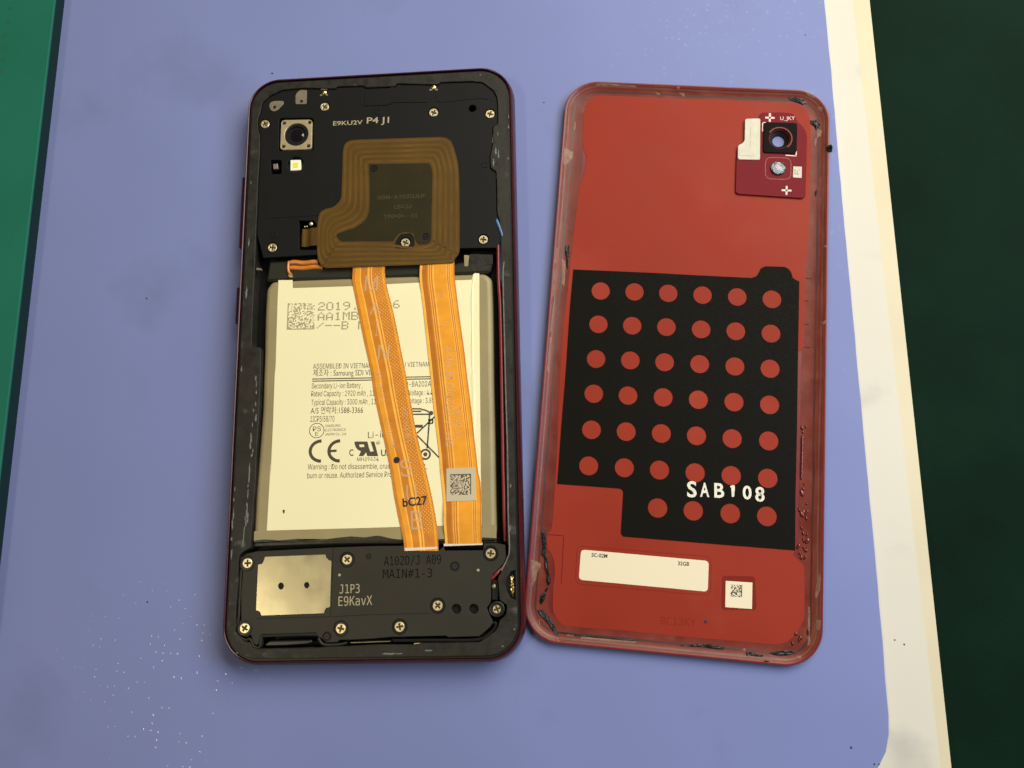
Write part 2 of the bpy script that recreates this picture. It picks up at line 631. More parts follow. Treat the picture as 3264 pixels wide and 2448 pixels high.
board_edge = [(87.24,100.37),(92.09,49.13),(102.35,-59.83),(104.78,-89.74)]
def line_at(p, q, y):
    return (p[0] + (q[0] - p[0]) * (y - p[1]) / (q[1] - p[1]), y)
e0, e1 = line_at(board_edge[0], board_edge[-1], 300), line_at(board_edge[0], board_edge[-1], -300)
board = MB()
slab(board, [(-300, -300), e1, e0, (-300, 300)], -6.45, -1.5)
# the long edge is a wide sloping chamfer
cham = [(82.25,100.19),(87.68,48.89),(100.19,-60.03),(102.19,-87.20)]
c0, c1 = line_at(cham[0], cham[-1], 300), line_at(cham[0], cham[-1], -300)
board = MB()
prof = [(-6.45, 0), (-3.0, 0), (-2.2, 0.12), (-1.5, 1.0)]
rows = []
for zz, t in prof:
    a = Vector(e1).lerp(Vector(c1), t) if t else Vector(e1)
    b = Vector(e0).lerp(Vector(c0), t) if t else Vector(e0)
    rows.append([(a.x, a.y, zz), (b.x, b.y, zz)])
for r0, r1 in zip(rows, rows[1:]):
    board.add([r0[0], r0[1], r1[1], r1[0]], [(0, 1, 2, 3)])
board.add([(-300, -300, -1.5), (c1[0], c1[1], -1.5), (c0[0], c0[1], -1.5), (-300, 300, -1.5)], [(0, 1, 2, 3)])
board.add([(-300, -300, -6.45), (-300, 300, -6.45), (-300, 300, -1.5), (-300, -300, -1.5)], [(3, 2, 1, 0)])
board = board.build('white_board', 'board_white')
board.data.materials.append(MATS['board_edge'])
for i in (1, 2):
    board.data.polygons[i].material_index = 1
tag(board, 'cream white plastic board with sloping edge lying under the blue mat', 'board')

mr = [(74.54,98.83),(76.74,76.66),(79.21,47.72),(82.58,11.83),(86.14,-26.33),(89.34,-60.92),(90.45,-75.54),(91.00,-80.87),(90.86,-85.36),(89.96,-88.97),(88.58,-91.13)]
rnd = random.Random(4)
top = line_at(mr[0], mr[5], 260)
edge = resample([top] + mr, 90)
edge = [(x + rnd.uniform(-.06, .06), y) for x, y in edge]
last = edge[-1]
corner = [(last[0] - 3.0, last[1] - 3.0), (last[0] - 9, last[1] - 6.5), (last[0] - 20, last[1] - 8.5), (-280, last[1] - 44), (-280, 260)]
blue_mat = slab(MB(), edge + corner, -1.45, 0.0, bevel=0.25)
tag(blue_mat.build('repair_mat', 'mat_blue'), 'large lavender blue silicone work mat with rounded corner under the phone', 'mat')

# green cutting mat overlapping the other side: coloured skin over a darker lower layer, edge cut on a slope
g_top = [(-135.75,87.84),(-130.54,31.83),(-123.70,-41.92)]
ga, gb = line_at(g_top[0], g_top[2], 280), line_at(g_top[0], g_top[2], -280)
cut = empty('cutting_mat', -150, 20)
def sub(p): return (p[0] + 150, p[1] - 20)
ga, gb = sub(ga), sub(gb)
plate('lower_layer', [(-160, gb[1]), (gb[0] - 0.15, gb[1]), (ga[0] - 0.15, ga[1]), (-160, ga[1])], 0.05, 3.9, 'cutting_lower', cut)
plate('skin', [(-160, gb[1]), gb, ga, (-160, ga[1])], 3.92, 4.6, 'cutting_green', cut, bevel=0.12)
for q in [(-148.33,84.71),(-148.13,80.64),(-147.92,76.60),(-147.56,72.59),(-147.10,68.96),(-146.70,65.28)]:
    plate('tick_dot', circle(sub(q), 0.7, 14), 4.6, 4.606, 'cutting_mark', cut)
tag(cut, 'green cutting mat with dark edge and dotted scale overlapping the blue mat', 'cutting mat')

crumbs = [(69.79,88.29),(-82.81,-70.82),(82.78,-87.41),(88.78,-90.26),(-96.50,4.99),(-72.41,70.85),(2.51,65.59),(87.80,-90.31)]
for i, q in enumerate(crumbs):
    b = blob(circle((0, 0), 0.15 + 0.05 * (i % 3), 9), 0.0, 0.12, 50 + i, 0.35, 9)
    o = b.build('crumb', 'crumb_dark')
    o.location = (q[0] * MM, q[1] * MM, 0)
    tag(o, 'tiny dark crumb lying on the blue mat', 'crumb', 'crumbs on the blue mat')
for i, q in enumerate([(94.82,-64.36),(92.82,-63.61)]):
    b = blob(circle((0, 0), 0.18, 9), 0.0, 0.12, 70 + i, 0.35, 9)
    o = b.build('crumb', 'crumb_dark')
    o.location = (q[0] * MM, q[1] * MM, -1.5 * MM)
    tag(o, 'tiny dark crumb lying on the white board', 'crumb', 'crumbs on the white board')

# ------------------------------------------------------------------ the opened phone
PX, PY, PW, PH = (-33.200,-5.214,70.882,149.280)
phone = empty('smartphone', PX, PY, math.radians(6.05))
tag(phone, 'opened smartphone without its back, cream battery and orange ribbon cables exposed', 'smartphone')

def ring(ins, z, r=9.0, n=14):
    rr = max(1.0, r - ins)
    return [(x, y, z) for x, y in rrect(-PW / 2 + ins, -PH / 2 + ins, PW / 2 - ins, PH / 2 - ins, rr, n)]

wall = MB()
loft(wall, [ring(i, z) for i, z in ((1.6, 0.02), (0.7, 0.5), (0.15, 1.6), (0.0, 2.9), (0.12, 4.3), (0.45, 5.6), (0.75, 6.25), (0.95, 6.4), (1.12, 6.3), (1.12, 4.5))])
wall.build('side_frame', 'frame_red', phone, 35)
groove = MB()
loft(groove, [ring(1.1, 5.2), ring(1.25, 5.75), ring(2.3, 5.75)])
groove.build('frame_groove', 'frame_black', phone, 30)
floor = MB()
loft(floor, [ring(1.5, 0.3), ring(1.5, 1.6)], True, True)
floor.build('mid_plate', 'deep_black', phone)

hole_edge = [(-31.04,67.36),(-31.51,64.12),(-32.02,62.73),(-31.80,59.47),(-31.27,58.43),(-31.05,53.40),(-31.19,44.41),(-31.10,36.60),(-31.13,30.83),(-31.01,23.22),(-31.01,16.84),(-31.07,16.26),(-31.05,8.86),(-30.94,1.05),(-28.60,0.75),(-28.41,-3.70),(-28.33,-9.76),(-28.30,-16.78),(-28.54,-25.43),(-28.46,-31.23),(-28.69,-36.62),(-28.88,-43.28),(-29.04,-47.96),(-30.71,-48.75),(-31.60,-49.80),(-31.73,-51.75),(-31.74,-54.02),(-31.68,-53.17),(-31.59,-55.11),(-31.84,-61.53),(-31.68,-67.24),(-29.67,-69.00),(-28.15,-69.33),(-27.78,-70.28),(-26.59,-70.73),(-12.68,-70.66),(-11.04,-70.49),(-6.11,-70.43),(0.64,-70.13),(9.77,-70.25),(12.05,-69.90),(16.91,-69.96),(24.98,-69.91),(28.56,-67.54),(29.25,-66.39),(29.56,-65.15),(31.03,-64.09),(31.32,-61.91),(29.63,-60.78),(29.44,-57.79),(29.26,-55.89),(30.06,-54.64),(30.91,-52.74),(31.49,-51.68),(32.05,-49.61),(31.64,-47.52),(31.84,-41.36),(31.66,-34.78),(31.58,-29.79),(31.99,-22.05),(31.78,-11.75),(31.73,-4.77),(31.63,4.59),(31.53,13.63),(31.44,19.13),(31.47,26.02),(31.19,30.54),(30.56,33.60),(30.59,43.16),(30.52,42.47),(30.52,44.41),(29.13,45.64),(28.99,48.57),(29.73,52.05),(29.89,56.98),(31.18,57.70),(31.21,62.88),(31.02,65.30),(29.95,67.38),(27.40,69.67),(24.63,70.18),(16.28,70.41),(15.72,69.83),(13.67,69.96),(4.70,70.71),(4.14,69.92),(-0.55,70.00),(-3.47,70.06),(-3.85,70.61),(-11.03,70.84),(-11.58,70.26),(-20.13,70.98),(-25.83,70.71),(-29.20,69.10)]
sim_hole = [(33.53,-54.15),(32.35,-54.44),(31.43,-55.77),(31.02,-57.35),(31.37,-59.09),(32.15,-60.43),(33.36,-60.77)]
ledge_out = [(x, y) for x, y, _ in ring(1.75, 0)]
sx = max(p[0] for p in sim_hole)
sim_hole = [(min(x, PW / 2 - 2.1), y) for x, y in sim_hole]
hole_soft = soften(hole_edge, 0.35, 2)
plate('adhesive_ledge', ledge_out, 2.0, 6.4, 'ledge', phone, [hole_soft, sim_hole], 0.12)

# scuffs of old glue along the ledge
rnd = random.Random(11)
sc_spots = [(-30.26,-39.92),(-29.96,-40.93),(-30.35,-41.92),(-29.24,-13.43),(-29.00,-16.76),(-29.43,-24.89),(-29.65,-25.91),(-29.27,-8.48),(-32.84,15.12),(-32.81,28.42),(-32.99,44.80),(26.78,71.80),(33.80,56.76),(33.55,47.93),(30.42,50.05),(29.84,47.16),(13.35,-71.58),(6.45,-72.19),(4.26,-72.16),(-31.05,-71.56),(-33.19,-4.61),(-33.40,-33.98),(-33.45,-39.85),(-33.50,-49.27),(32.83,-67.21),(30.11,-70.87)]
sc_spots += [(-30.06,-29.14),(-30.06,-31.18),(-30.23,-33.21),(-30.17,-35.24),(-30.37,-37.58),(-30.22,-38.92),(-30.56,-40.91),(-30.63,-43.24),(-30.72,-44.89),(-30.82,-46.53),(-29.51,-7.05),(-29.18,-10.61),(-29.70,-14.99),(-29.81,-18.48),(-30.00,-21.94),(-30.10,-23.67),(-33.53,-36.50),(-33.62,-42.34),(-33.68,-45.65),(31.04,54.93),(31.13,49.04),(33.85,59.53),(32.62,-34.81),(32.27,-44.62)]
for i, q in enumerate(sc_spots):
    L = rnd.uniform(0.35, 1.7); w = rnd.uniform(0.1, 0.26)
    along = abs(q[1]) < 66
    if abs(q[0]) > 26 and not along:
        L, w = 0.3, 0.15
    b = blob(circle((0, 0), w if along else L, 12, L if along else w), 0, 0.05, i, 0.35, 12)
    o = b.build('glue_scuff', 'scuff_and_highlight', phone)
    o.location = (q[0] * MM, q[1] * MM, 6.398 * MM)

# side keys
for q in ([(-35.99,47.27),(-35.72,27.66)], [(-36.06,17.16),(-35.75,7.61)]):
    y1, y0 = q[0][1], q[1][1]
    k = MB()
    x = -PW / 2
    slab(k, soften([(x - 0.62, y0), (x + 0.6, y0), (x + 0.6, y1), (x - 0.62, y1)], 0.4, 3), 2.2, 4.9, bevel=0.25)
    k.build('side_button', 'frame_red', phone)

# ---- upper bracket
Zp = 6.02
up = [p for p in hole_edge]
ue = inset(ccw(hole_edge), 0.16)
ue_y = [(-31.04,24.65),(-29.01,24.26),(-15.32,24.50),(21.12,24.56),(30.17,24.26)]
cut_y = ue_y[2][1]
upper = [p for p in ue if p[1] > cut_y + 0.4]
# ccw order starts somewhere on the boundary; rotate so that the open side is last
def open_side(p):
    n = len(p)
    best = max(range(n), key=lambda i: (Vector(p[i]) - Vector(p[i - 1])).length)
    return p[best:] + p[:best]
upper = open_side(upper)
upper = upper + ([ue_y[1], ue_y[2], ue_y[3], ue_y[4]] if upper[-1][0] < 0 else [ue_y[4], ue_y[3], ue_y[2], ue_y[1]])
cam_hole = soften([(-26.43,62.83),(-17.15,62.40),(-16.88,52.93),(-26.17,53.34)], 1.0, 4)
led_c = [(-21.57,49.47)][0]
sens = [(-28.24,50.96),(-25.33,50.90),(-25.18,47.03),(-27.99,47.08)]
conn = [(-20.18,33.89),(-16.32,33.70),(-15.51,32.55),(-15.32,25.78),(-19.83,25.99)]
small_screws = [(-30.14,61.36),(-14.38,65.43),(14.42,62.07),(29.09,60.81),(-26.84,26.93),(7.27,26.73),(26.93,26.63)]
dark_holes = [(24.55,62.66)]
up_holes = [cam_hole, circle(led_c, 2.2, 28), soften(sens, 0.3, 2), conn] + [circle(q, 1.42, 24) for q in small_screws] + [circle(q, 1.0, 20) for q in dark_holes]
plate('upper_bracket', upper, 4.6, Zp, 'black_plastic', phone, up_holes, 0.08)
step = MB()                                             # raised fields moulded on the bracket
slab(step, soften([(-3.70,68.78),(2.49,69.22),(3.88,70.77),(4.09,69.12),(12.50,68.21),(12.88,64.94),(3.93,65.47),(2.35,64.75),(-3.83,64.91)], 0.5, 3), Zp - 0.01, Zp + 0.14, bevel=0.06)
step.build('bracket_rib', 'black_plastic', phone)
plate('bracket_rib', soften([(-29.15,41.89),(-11.91,42.00),(-11.37,35.00),(-28.67,34.87)], 0.6, 3), Zp - 0.01, Zp + 0.08, 'black_plastic', phone, bevel=0.05)
plate('bracket_rib', soften([(14.92,67.66),(28.45,67.25),(28.78,64.81),(26.95,65.32),(16.22,64.74),(15.11,65.21)], 0.5, 3), Zp - 0.01, Zp + 0.1, 'black_plastic', phone, bevel=0.05)
for q in [(27.54,46.77),(-26.44,30.37),(-0.25,63.11)]:
    m = MB()
    loft(m, [[(x, y, Zp + 0.0) for x, y in circle(q, 0.95)], [(x, y, Zp + 0.1) for x, y in circle(q, 0.85)], [(x, y, Zp + 0.1) for x, y in circle(q, 0.55)], [(x, y, Zp + 0.02) for x, y in circle(q, 0.5)]], True, True)
    m.build('moulded_ring', 'black_plastic', phone, 30)

# ---- screws
def screw_mesh(r, arm, wid):
    m = MB()
    cross = [(wid, wid), (wid, arm), (-wid, arm), (-wid, wid), (-arm, wid), (-arm, -wid), (-wid, -wid), (-wid, -arm), (wid, -arm), (wid, -wid), (arm, -wid), (arm, wid)]
    slab(m, circle((0, 0), r, 32), -1.0, 0.0, [cross], 0.1)
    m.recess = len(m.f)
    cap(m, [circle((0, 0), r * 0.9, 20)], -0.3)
    return m
head = screw_mesh(1.15, 0.76, 0.2)
proto = head.build('screw', 'screw_metal', phone, 25)
proto.data.materials.append(MATS['recess'])           # shade inside the cross slot, put into its floor colour
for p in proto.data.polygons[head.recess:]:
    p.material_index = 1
seat = MB()
loft(seat, [[(x, y, -0.45) for x, y in circle((0, 0), 1.9)], [(x, y, -0.45) for x, y in circle((0, 0), 1.05)]])
rnd = random.Random(5)
first = True
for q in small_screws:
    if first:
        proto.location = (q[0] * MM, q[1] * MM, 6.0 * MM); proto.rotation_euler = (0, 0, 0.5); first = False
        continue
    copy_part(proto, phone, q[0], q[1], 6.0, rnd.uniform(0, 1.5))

# ---- camera, flash and sensor in the bracket
cc = [(-21.63,57.90)][0]
cam_sq = soften([(-25.84,62.29),(-17.52,61.97),(-17.49,53.50),(-25.86,53.72)], 1.1, 5)
slots = [circle(q, 0.55, 12, 0.42) for q in [(-25.05,61.33),(-18.28,61.18),(-25.00,54.71),(-18.38,54.51)]]
module = plate('camera_module', cam_sq, 4.8, 5.98, 'camera_metal', phone, [circle(cc, 3.15, 40)] + slots, 0.12)
barrel = MB()
loft(barrel, [[(x, y, z) for x, y in circle(cc, r, 40)] for r, z in ((3.04, 4.9), (3.0, 5.7), (2.5, 5.7), (2.3, 5.3), (1.8, 5.3), (1.6, 5.0), (1.1, 4.95))], True, True)
barrel.build('lens_barrel', 'deep_black', module, 30)
glass = MB()
loft(glass, [[(x, y, z) for x, y in circle(cc, r, 32)] for r, z in ((1.75, 5.28), (1.4, 5.4), (0.8, 5.5), (0.3, 5.53))], True, True)
glass.build('lens', 'lens_glass', module, 60)
plate('flash_well', circle(led_c, 2.19, 28), 4.6, 4.9, 'led_teal', phone)
lq = [(-23.08,50.94),(-20.34,50.87),(-20.21,47.99),(-22.98,47.99)]
led = plate('flash_led', lq, 4.9, 5.6, 'led_white', phone, bevel=0.06)
lc = Vector((sum(p[0] for p in lq) / 4, sum(p[1] for p in lq) / 4))
plate('phosphor', rrect(lc.x - 0.72, lc.y - 0.72, lc.x + 0.72, lc.y + 0.72, 0.25, 3), 5.55, 5.66, 'led_yellow', led)
sq = [(-27.76,50.23),(-26.54,50.27),(-26.39,48.77),(-27.61,48.73)]
plate('proximity_sensor', sq, 4.4, 5.4, 'pad_metal', phone, bevel=0.1)
# bare metal pads
for pts, hq in (([(-29.22,66.43),(-28.88,67.44),(-27.75,67.78),(-25.36,67.64),(-25.27,66.81),(-26.88,65.07),(-27.82,64.71),(-28.69,65.17)], [(-27.72,65.98)]),
                ([(-22.21,69.09),(-21.73,69.99),(-20.99,70.56),(-19.18,70.45),(-19.18,66.39),(-22.09,66.52)], [(-20.56,67.25)])):
    plate('contact_pad', soften(pts, 0.4, 3), Zp, Zp + 0.1, 'pad_metal', phone, [circle(hq[0], 0.42, 16)], 0.03)
for q in [(-14.54,69.47),(14.46,69.25)]:
    m = MB()
    loft(m, [[(x, y, z) for x, y in circle(q, r, 16)] for r, z in ((0.62, 5.6), (0.62, 6.05), (0.4, 6.25), (0.15, 6.3))], True, True)
    s = m.build('spring_contact', 'gold', phone, 40)
    for dx, dy, w, h in ((0.0, 1.1, 1.7, 0.6), (-0.75, -0.75, 0.6, 0.45), (0.75, -0.75, 0.6, 0.45)):
        plate('contact_tab', rrect(q[0] + dx - w / 2, q[1] + dy - h / 2, q[0] + dx + w / 2, q[1] + dy + h / 2, 0.1, 2), 5.9, 6.12, 'pad_metal', s)
for pts in ([(-30.65,21.65),(-29.44,21.47),(-29.42,20.99),(-30.67,21.14)], [(29.74,54.77),(29.96,54.76),(29.86,52.79),(29.57,52.81)]):
    plate('metal_clip', pts, 5.2, 6.06, 'pad_metal', phone)

# ---- antenna sheet with its coil
Zn = 6.2
outer_keys = [(-9.19,51.92),(-8.92,53.89),(-8.10,55.00),(-6.62,55.42),(-0.39,55.29),(7.93,55.14),(15.85,55.00),(17.68,54.70),(19.05,53.63),(19.87,51.32),(20.72,47.75),(21.02,43.84),(21.07,34.14),(21.00,23.78),(20.60,22.64),(19.85,21.97),(19.52,20.72),(10.81,20.60),(0.08,20.68),(-12.80,20.76),(-13.94,21.41),(-14.85,22.95),(-15.18,25.42),(-15.21,26.63),(-15.36,31.74),(-15.10,34.37),(-14.67,35.89),(-13.58,36.57),(-11.21,37.07),(-9.95,38.17),(-9.28,39.49),(-9.19,45.33)]
inner_keys = [(-2.20,45.83),(-2.32,48.19),(-2.05,48.37),(-0.94,48.35),(-0.30,48.32),(7.06,48.04),(12.37,47.90),(13.28,47.75),(13.74,47.14),(14.01,46.15),(14.16,44.97),(14.20,43.41),(13.98,34.49),(13.93,27.67),(13.87,26.92),(13.30,26.10),(12.23,25.86),(8.64,26.18),(-0.01,27.26),(-8.98,27.67),(-9.72,28.29),(-10.01,28.78),(-10.29,29.27),(-10.29,29.36),(-9.94,29.82),(-8.68,30.24),(-7.23,30.74),(-5.78,31.05),(-3.80,32.29),(-2.56,33.76),(-1.95,35.65),(-1.91,39.12),(-2.07,44.96)]
nfc_screw = small_screws[5]
clear = soften([(5.39,28.06),(6.11,28.88),(8.63,29.05),(9.53,27.87),(9.72,25.98),(9.01,24.88),(7.93,24.37),(5.24,24.49),(4.73,25.45),(4.77,26.96)], 0.4, 3)
sheet_pts = soften(outer_keys, 0.5, 2)
d2 = [[(-1.02,47.00)][0], [(12.40,27.93)][0]]
sheet = plate('antenna_sheet', sheet_pts, Zp + 0.02, Zn, 'nfc_base', phone, [clear] + [circle(q, 1.05, 20) for q in d2], 0.02)
field = [p for p in soften(inner_keys, 0.4, 2)]
fb = [clear] + [circle(q, 1.12, 20) for q in d2]
def keep(poly, holes):
    return [h for h in holes if all(inside(p, poly) for p in h)]
def inside(p, poly):
    c = False
    for i in range(len(poly)):
        (x1, y1), (x2, y2) = poly[i - 1], poly[i]
        if (y1 > p[1]) != (y2 > p[1]) and p[0] < (x2 - x1) * (p[1] - y1) / (y2 - y1) + x1:
            c = not c
    return c
notch = [(10.08,25.85),(9.54,24.90),(8.65,24.38),(5.06,24.46),(4.51,25.65),(4.28,27.02)]
ik = [(-2.20,45.83),(-2.32,48.19),(-2.05,48.37),(-0.94,48.35),(-0.30,48.32),(7.06,48.04),(12.37,47.90),(13.28,47.75),(13.74,47.14),(14.01,46.15),(14.16,44.97),(14.20,43.41),(13.98,34.49),(13.93,27.67),(13.87,26.92),(13.30,26.10),(12.23,25.86),(10.61,25.90),(9.80,27.10),(9.35,28.92),(7.54,29.48),(5.74,29.09),(4.85,28.09),(4.32,27.06),(-0.01,27.26),(-8.98,27.67),(-9.72,28.29),(-10.01,28.78),(-10.29,29.32),(-9.94,29.82),(-8.68,30.24),(-7.23,30.74),(-5.78,31.05),(-3.80,32.29),(-2.56,33.76),(-1.95,35.65),(-1.91,39.12),(-2.07,44.96)]
mid = MB()
slab(mid, soften(ik, 0.3, 2), Zn - 0.005, Zn + 0.012, keep(soften(ik, 0.3, 2), [circle(q, 1.12, 20) for q in d2]))
mid.build('coil_core', 'nfc_inner', sheet)
for t in (0.1, 0.3, 0.5, 0.7, 0.9):
    loop = [tuple(Vector(a).lerp(Vector(b), t)) for a, b in zip(outer_keys, inner_keys)]
    # keep clear of the screw opening
    sc = Vector(nfc_screw)
    loop = [tuple(Vector(p) if (Vector(p) - sc).length > 3.0 else sc + (Vector(p) - sc).normalized() * 3.0) for p in loop]
    m = MB()
    lp = smooth_path(loop + [loop[0]], 3)[:-1]
    stroke(m, lp, 0.62, Zn + 0.02 + 0.001 * t, True)
    m.build('coil_track', 'nfc_trace', sheet)
np_ = print_layer('printed_text', 'nfc_print', sheet)
text(np_, 'SGN-A102DJUF', [(0.11,38.53)][0], [(12.38,38.50)][0], 1.0, Zn + 0.02)
text(np_, 'LS4DJ', [(4.42,35.82)][0], [(8.77,35.80)][0], 1.0, Zn + 0.02)
text(np_, '190404 - 01', [(1.90,33.36)][0], [(10.32,33.24)][0], 1.0, Zn + 0.02)
text(np_, 'LS-19', [(-1.70,25.52)][0], [(2.98,25.68)][0], 0.5, Zn + 0.03)
plate('screw_well', inset(ccw(clear), -0.0), Zp + 0.005, Zp + 0.02, 'black_plastic', phone, [circle(nfc_screw, 1.42, 24)])
# folded contact tail of the sheet, in its recess
tail = MB()
for a, b in (([(-15.31,31.70),(-16.69,31.76)], [(-15.18,26.93),(-16.54,26.94)]),):
    rows = []
    for (x0, y0), (x1, y1) in ((a[0], b[0]), (a[1], b[1])):
        rows.append(((x0, y0), (x1, y1)))
    t0, t1 = rows
    x_a, x_b = (t0[0][0] + t0[1][0]) / 2, (t1[0][0] + t1[1][0]) / 2
    yt, yb = t0[0][1], t0[1][1]
    xs = [(x_a + 0.4, Zn - 0.03), (x_b, Zn), (x_b - 0.45, Zn - 0.1), (x_b - 0.9, Zn - 0.6), (x_b - 2.0, Zn - 0.7), (x_b - 2.4, Zn - 0.5), (x_b - 2.75, Zn - 0.62), (x_b - 2.85, Zn - 1.2)]
    loft(tail, [[(x, yt, z), (x, yb, z)] for x, z in xs], False)
tail.build('folded_tail', 'nfc_base', sheet, 50)
for q, r in (([(-17.13,33.06)][0], 0.5), ([(-18.72,32.31)][0], 0.24), ([(-18.17,32.38)][0], 0.2)):
    m = MB()
    loft(m, [[(x, y, z) for x, y in circle(q, rr, 12)] for rr, z in ((r, 5.2), (r, 5.6), (r * 0.6, 5.8), (r * 0.2, 5.85))], True, True)
    m.build('solder_bead', 'screw_metal', phone, 40)

up_print = print_layer('printed_text', 'laser_print', phone)
text(up_print, 'E9KU2V', [(-11.95,59.87)][0], [(-4.18,59.78)][0], 1.15, Zp + 0.012, 0.01)
text(up_print, 'P4 J1', [(-3.03,59.86)][0], [(2.82,59.71)][0], 1.65, Zp + 0.152, 0.012)

# ---- battery bay
Zb = 5.35
bat_out = [(-28.27,18.09),(-25.36,18.44),(25.60,18.08),(28.43,18.08),(28.87,17.23),(29.02,10.44),(28.93,-9.69),(29.03,-21.80),(29.04,-36.28),(29.09,-43.69),(29.01,-47.11),(27.52,-47.32),(10.87,-47.30),(-9.54,-46.87),(-24.88,-46.71),(-28.82,-46.88),(-28.94,-44.06),(-28.93,-36.53),(-28.07,-14.85),(-28.19,-7.75),(-28.17,-1.88),(-28.41,9.08)]
cell = MB()
bo = soften(resample(soften(ccw(bat_out), 1.8, 4), 90, True), 0.8, 2)
rings_b = []
for d, z in ((0.0, 2.0), (0.0, 3.9), (0.15, 4.6), (0.45, 5.05), (0.85, 5.27), (1.3, Zb)):
    rings_b.append([(x, y, z) for x, y in inset(bo, d)])
loft(cell, rings_b, True)
cap(cell, [[(x, y) for x, y, _ in rings_b[-1]]], Zb)
battery = cell.build('battery', 'battery_film', phone, 40)
# dark folded header of the pouch
hd = [(-27.87,23.59),(-23.09,23.57),(19.54,20.93),(29.18,22.93),(29.14,20.50),(28.40,18.37),(25.56,18.22),(19.88,18.19),(10.61,18.21),(2.18,18.20),(-6.38,18.10),(-21.63,18.48),(-28.39,18.39)]
header = MB()
slab(header, soften(hd, 0.5, 2), 2.0, 5.0, bevel=0.5)
header.build('pouch_header', 'battery_dark', battery)
plate('header_tape', soften([(21.99,23.08),(23.32,22.93),(22.94,20.05),(22.05,20.09)], 0.2, 2), 5.0, 5.12, 'battery_film', battery)
plate('header_tape', soften([(23.33,23.30),(29.19,22.85),(29.16,20.43),(26.14,19.82),(24.70,18.58),(23.47,19.01)], 0.3, 2), 5.0, 5.06, 'ledge', battery)
bot = [(-28.67,-43.90),(-25.66,-43.89),(0.57,-43.77),(15.90,-43.69),(29.07,-43.69),(29.01,-47.11),(15.89,-47.16),(0.81,-46.51),(-4.46,-46.40),(-18.06,-45.95),(-25.56,-46.45),(-28.64,-46.55)]
foot = MB()
slab(foot, soften(bot, 0.3, 2), Zb - 0.6, Zb + 0.03, bevel=0.02)
foot.build('pouch_fold', 'battery_film', battery)
seal = MB()
slab(seal, soften([(-28.98,-46.62),(-25.04,-46.37),(-16.49,-46.14),(-7.97,-46.15),(0.70,-46.01),(5.76,-46.61),(15.83,-47.06),(28.97,-47.18),(28.96,-47.91),(15.82,-47.88),(0.72,-47.48),(-9.64,-47.43),(-29.10,-47.69)], 0.3, 2), 2.2, 4.9, bevel=0.3)
seal.build('pouch_seal', 'battery_dark', battery)

plate('pouch_seam', soften([(-28.78,-46.19),(-26.59,-45.94),(-24.02,-46.02),(-21.44,-46.46),(-18.88,-46.43),(-15.48,-46.01),(-12.08,-46.28),(-8.69,-45.90),(-5.31,-45.65),(-1.92,-45.97),(0.80,-45.61),(1.82,-45.72),(4.18,-46.34),(6.37,-46.63),(15.90,-46.75),(19.23,-46.58),(22.56,-46.81),(25.88,-46.56),(29.02,-46.79),(28.98,-47.14),(15.90,-47.22),(0.82,-46.61),(-4.45,-46.50),(-18.04,-46.05),(-25.54,-46.52),(-28.66,-46.62)], 0.3, 2), Zb, Zb + 0.05, 'battery_dark', battery, bevel=0.02)
Zl = Zb + 0.05
lab_pts = [(-25.11,18.39),(-21.50,18.28),(-21.33,16.12),(-6.06,16.00),(2.47,16.16),(10.86,16.21),(19.93,16.42),(23.82,16.40),(24.22,17.77),(24.63,18.12),(25.78,17.98),(25.67,5.11),(25.63,-7.84),(25.60,-25.12),(25.56,-31.19),(25.66,-39.51),(25.67,-43.65),(16.58,-43.68),(6.51,-43.72),(0.78,-43.77),(-25.56,-43.89),(-25.43,-36.62),(-25.28,-28.14),(-25.17,-31.21),(-25.07,-18.46),(-25.11,-6.10),(-24.98,-3.82),(-25.11,12.61)]
label = plate('battery_label', lab_pts, Zb - 0.02, Zl, 'battery_label', battery, bevel=0.01)
fold = MB()
fp = smooth_path([(24.54,17.57),(24.01,14.27),(23.89,5.17),(23.87,-5.54),(24.01,-9.54),(24.01,-18.23),(24.17,-26.78)], 6)
stations = []
for i, (x, y) in enumerate(fp):
    w = 0.3 + 0.12 * math.sin(i * 0.9) + (0.25 if 20 < i < 30 else 0)
    stations.append([(x - w, y, Zl + 0.002), (x - w * 0.4, y, Zl + 0.1), (x + w * 0.2, y, Zl + 0.13), (x + w, y, Zl + 0.002)])
loft(fold, stations, False)
fold.build('label_crease', 'battery_label', label, 80)

Zt = Zl + 0.012
ink = print_layer('printed_text', 'ink', label)
inkl = print_layer('date_stamp', 'ink_light', label)
h = 0.078 * 16
def px(a): return a[0]
text(ink, 'ASSEMBLED IN VIETNAM', [(-15.55,-4.85)][0], [(-0.80,-5.19)][0], 1.25, Zt)
text(ink, 'U VIETNAM', [(6.82,-5.21)][0], [(13.23,-5.29)][0], 1.2, Zt)
text(ink, '제조자 : Samsung SDI VIE', [(-15.50,-6.64)][0], [(-0.60,-7.03)][0], 1.4, Zt)
for a, b in (([(-15.65,-7.45)], [(13.72,-7.86)]), ([(-15.64,-7.99)], [(13.72,-8.38)])):
    stroke(ink, a + b, 0.26, Zt)
text(ink, 'Secondary Li-ion Battery ,', [(-15.76,-9.83)][0], [(-3.13,-10.07)][0], 1.32, Zt)
text(ink, 'Rated Capacity : 2920 mAh , 11.', [(-15.79,-11.79)][0], [(0.17,-12.12)][0], 1.35, Zt)
text(ink, 'Typical Capacity : 3000 mAh , 11.', [(-15.76,-13.94)][0], [(0.55,-14.23)][0], 1.35, Zt)
text(ink, 'A/S 연락처:1588-3366', [(-15.84,-16.04)][0], [(-2.90,-16.27)][0], 1.4, Zt)
text(ink, '1ICP5/58/70', [(-15.86,-18.05)][0], [(-9.92,-18.18)][0], 1.4, Zt)
pse = [(-14.17,-20.24)][0]
stroke(ink, circle(pse, 1.78, 40), 0.17, Zt, True)
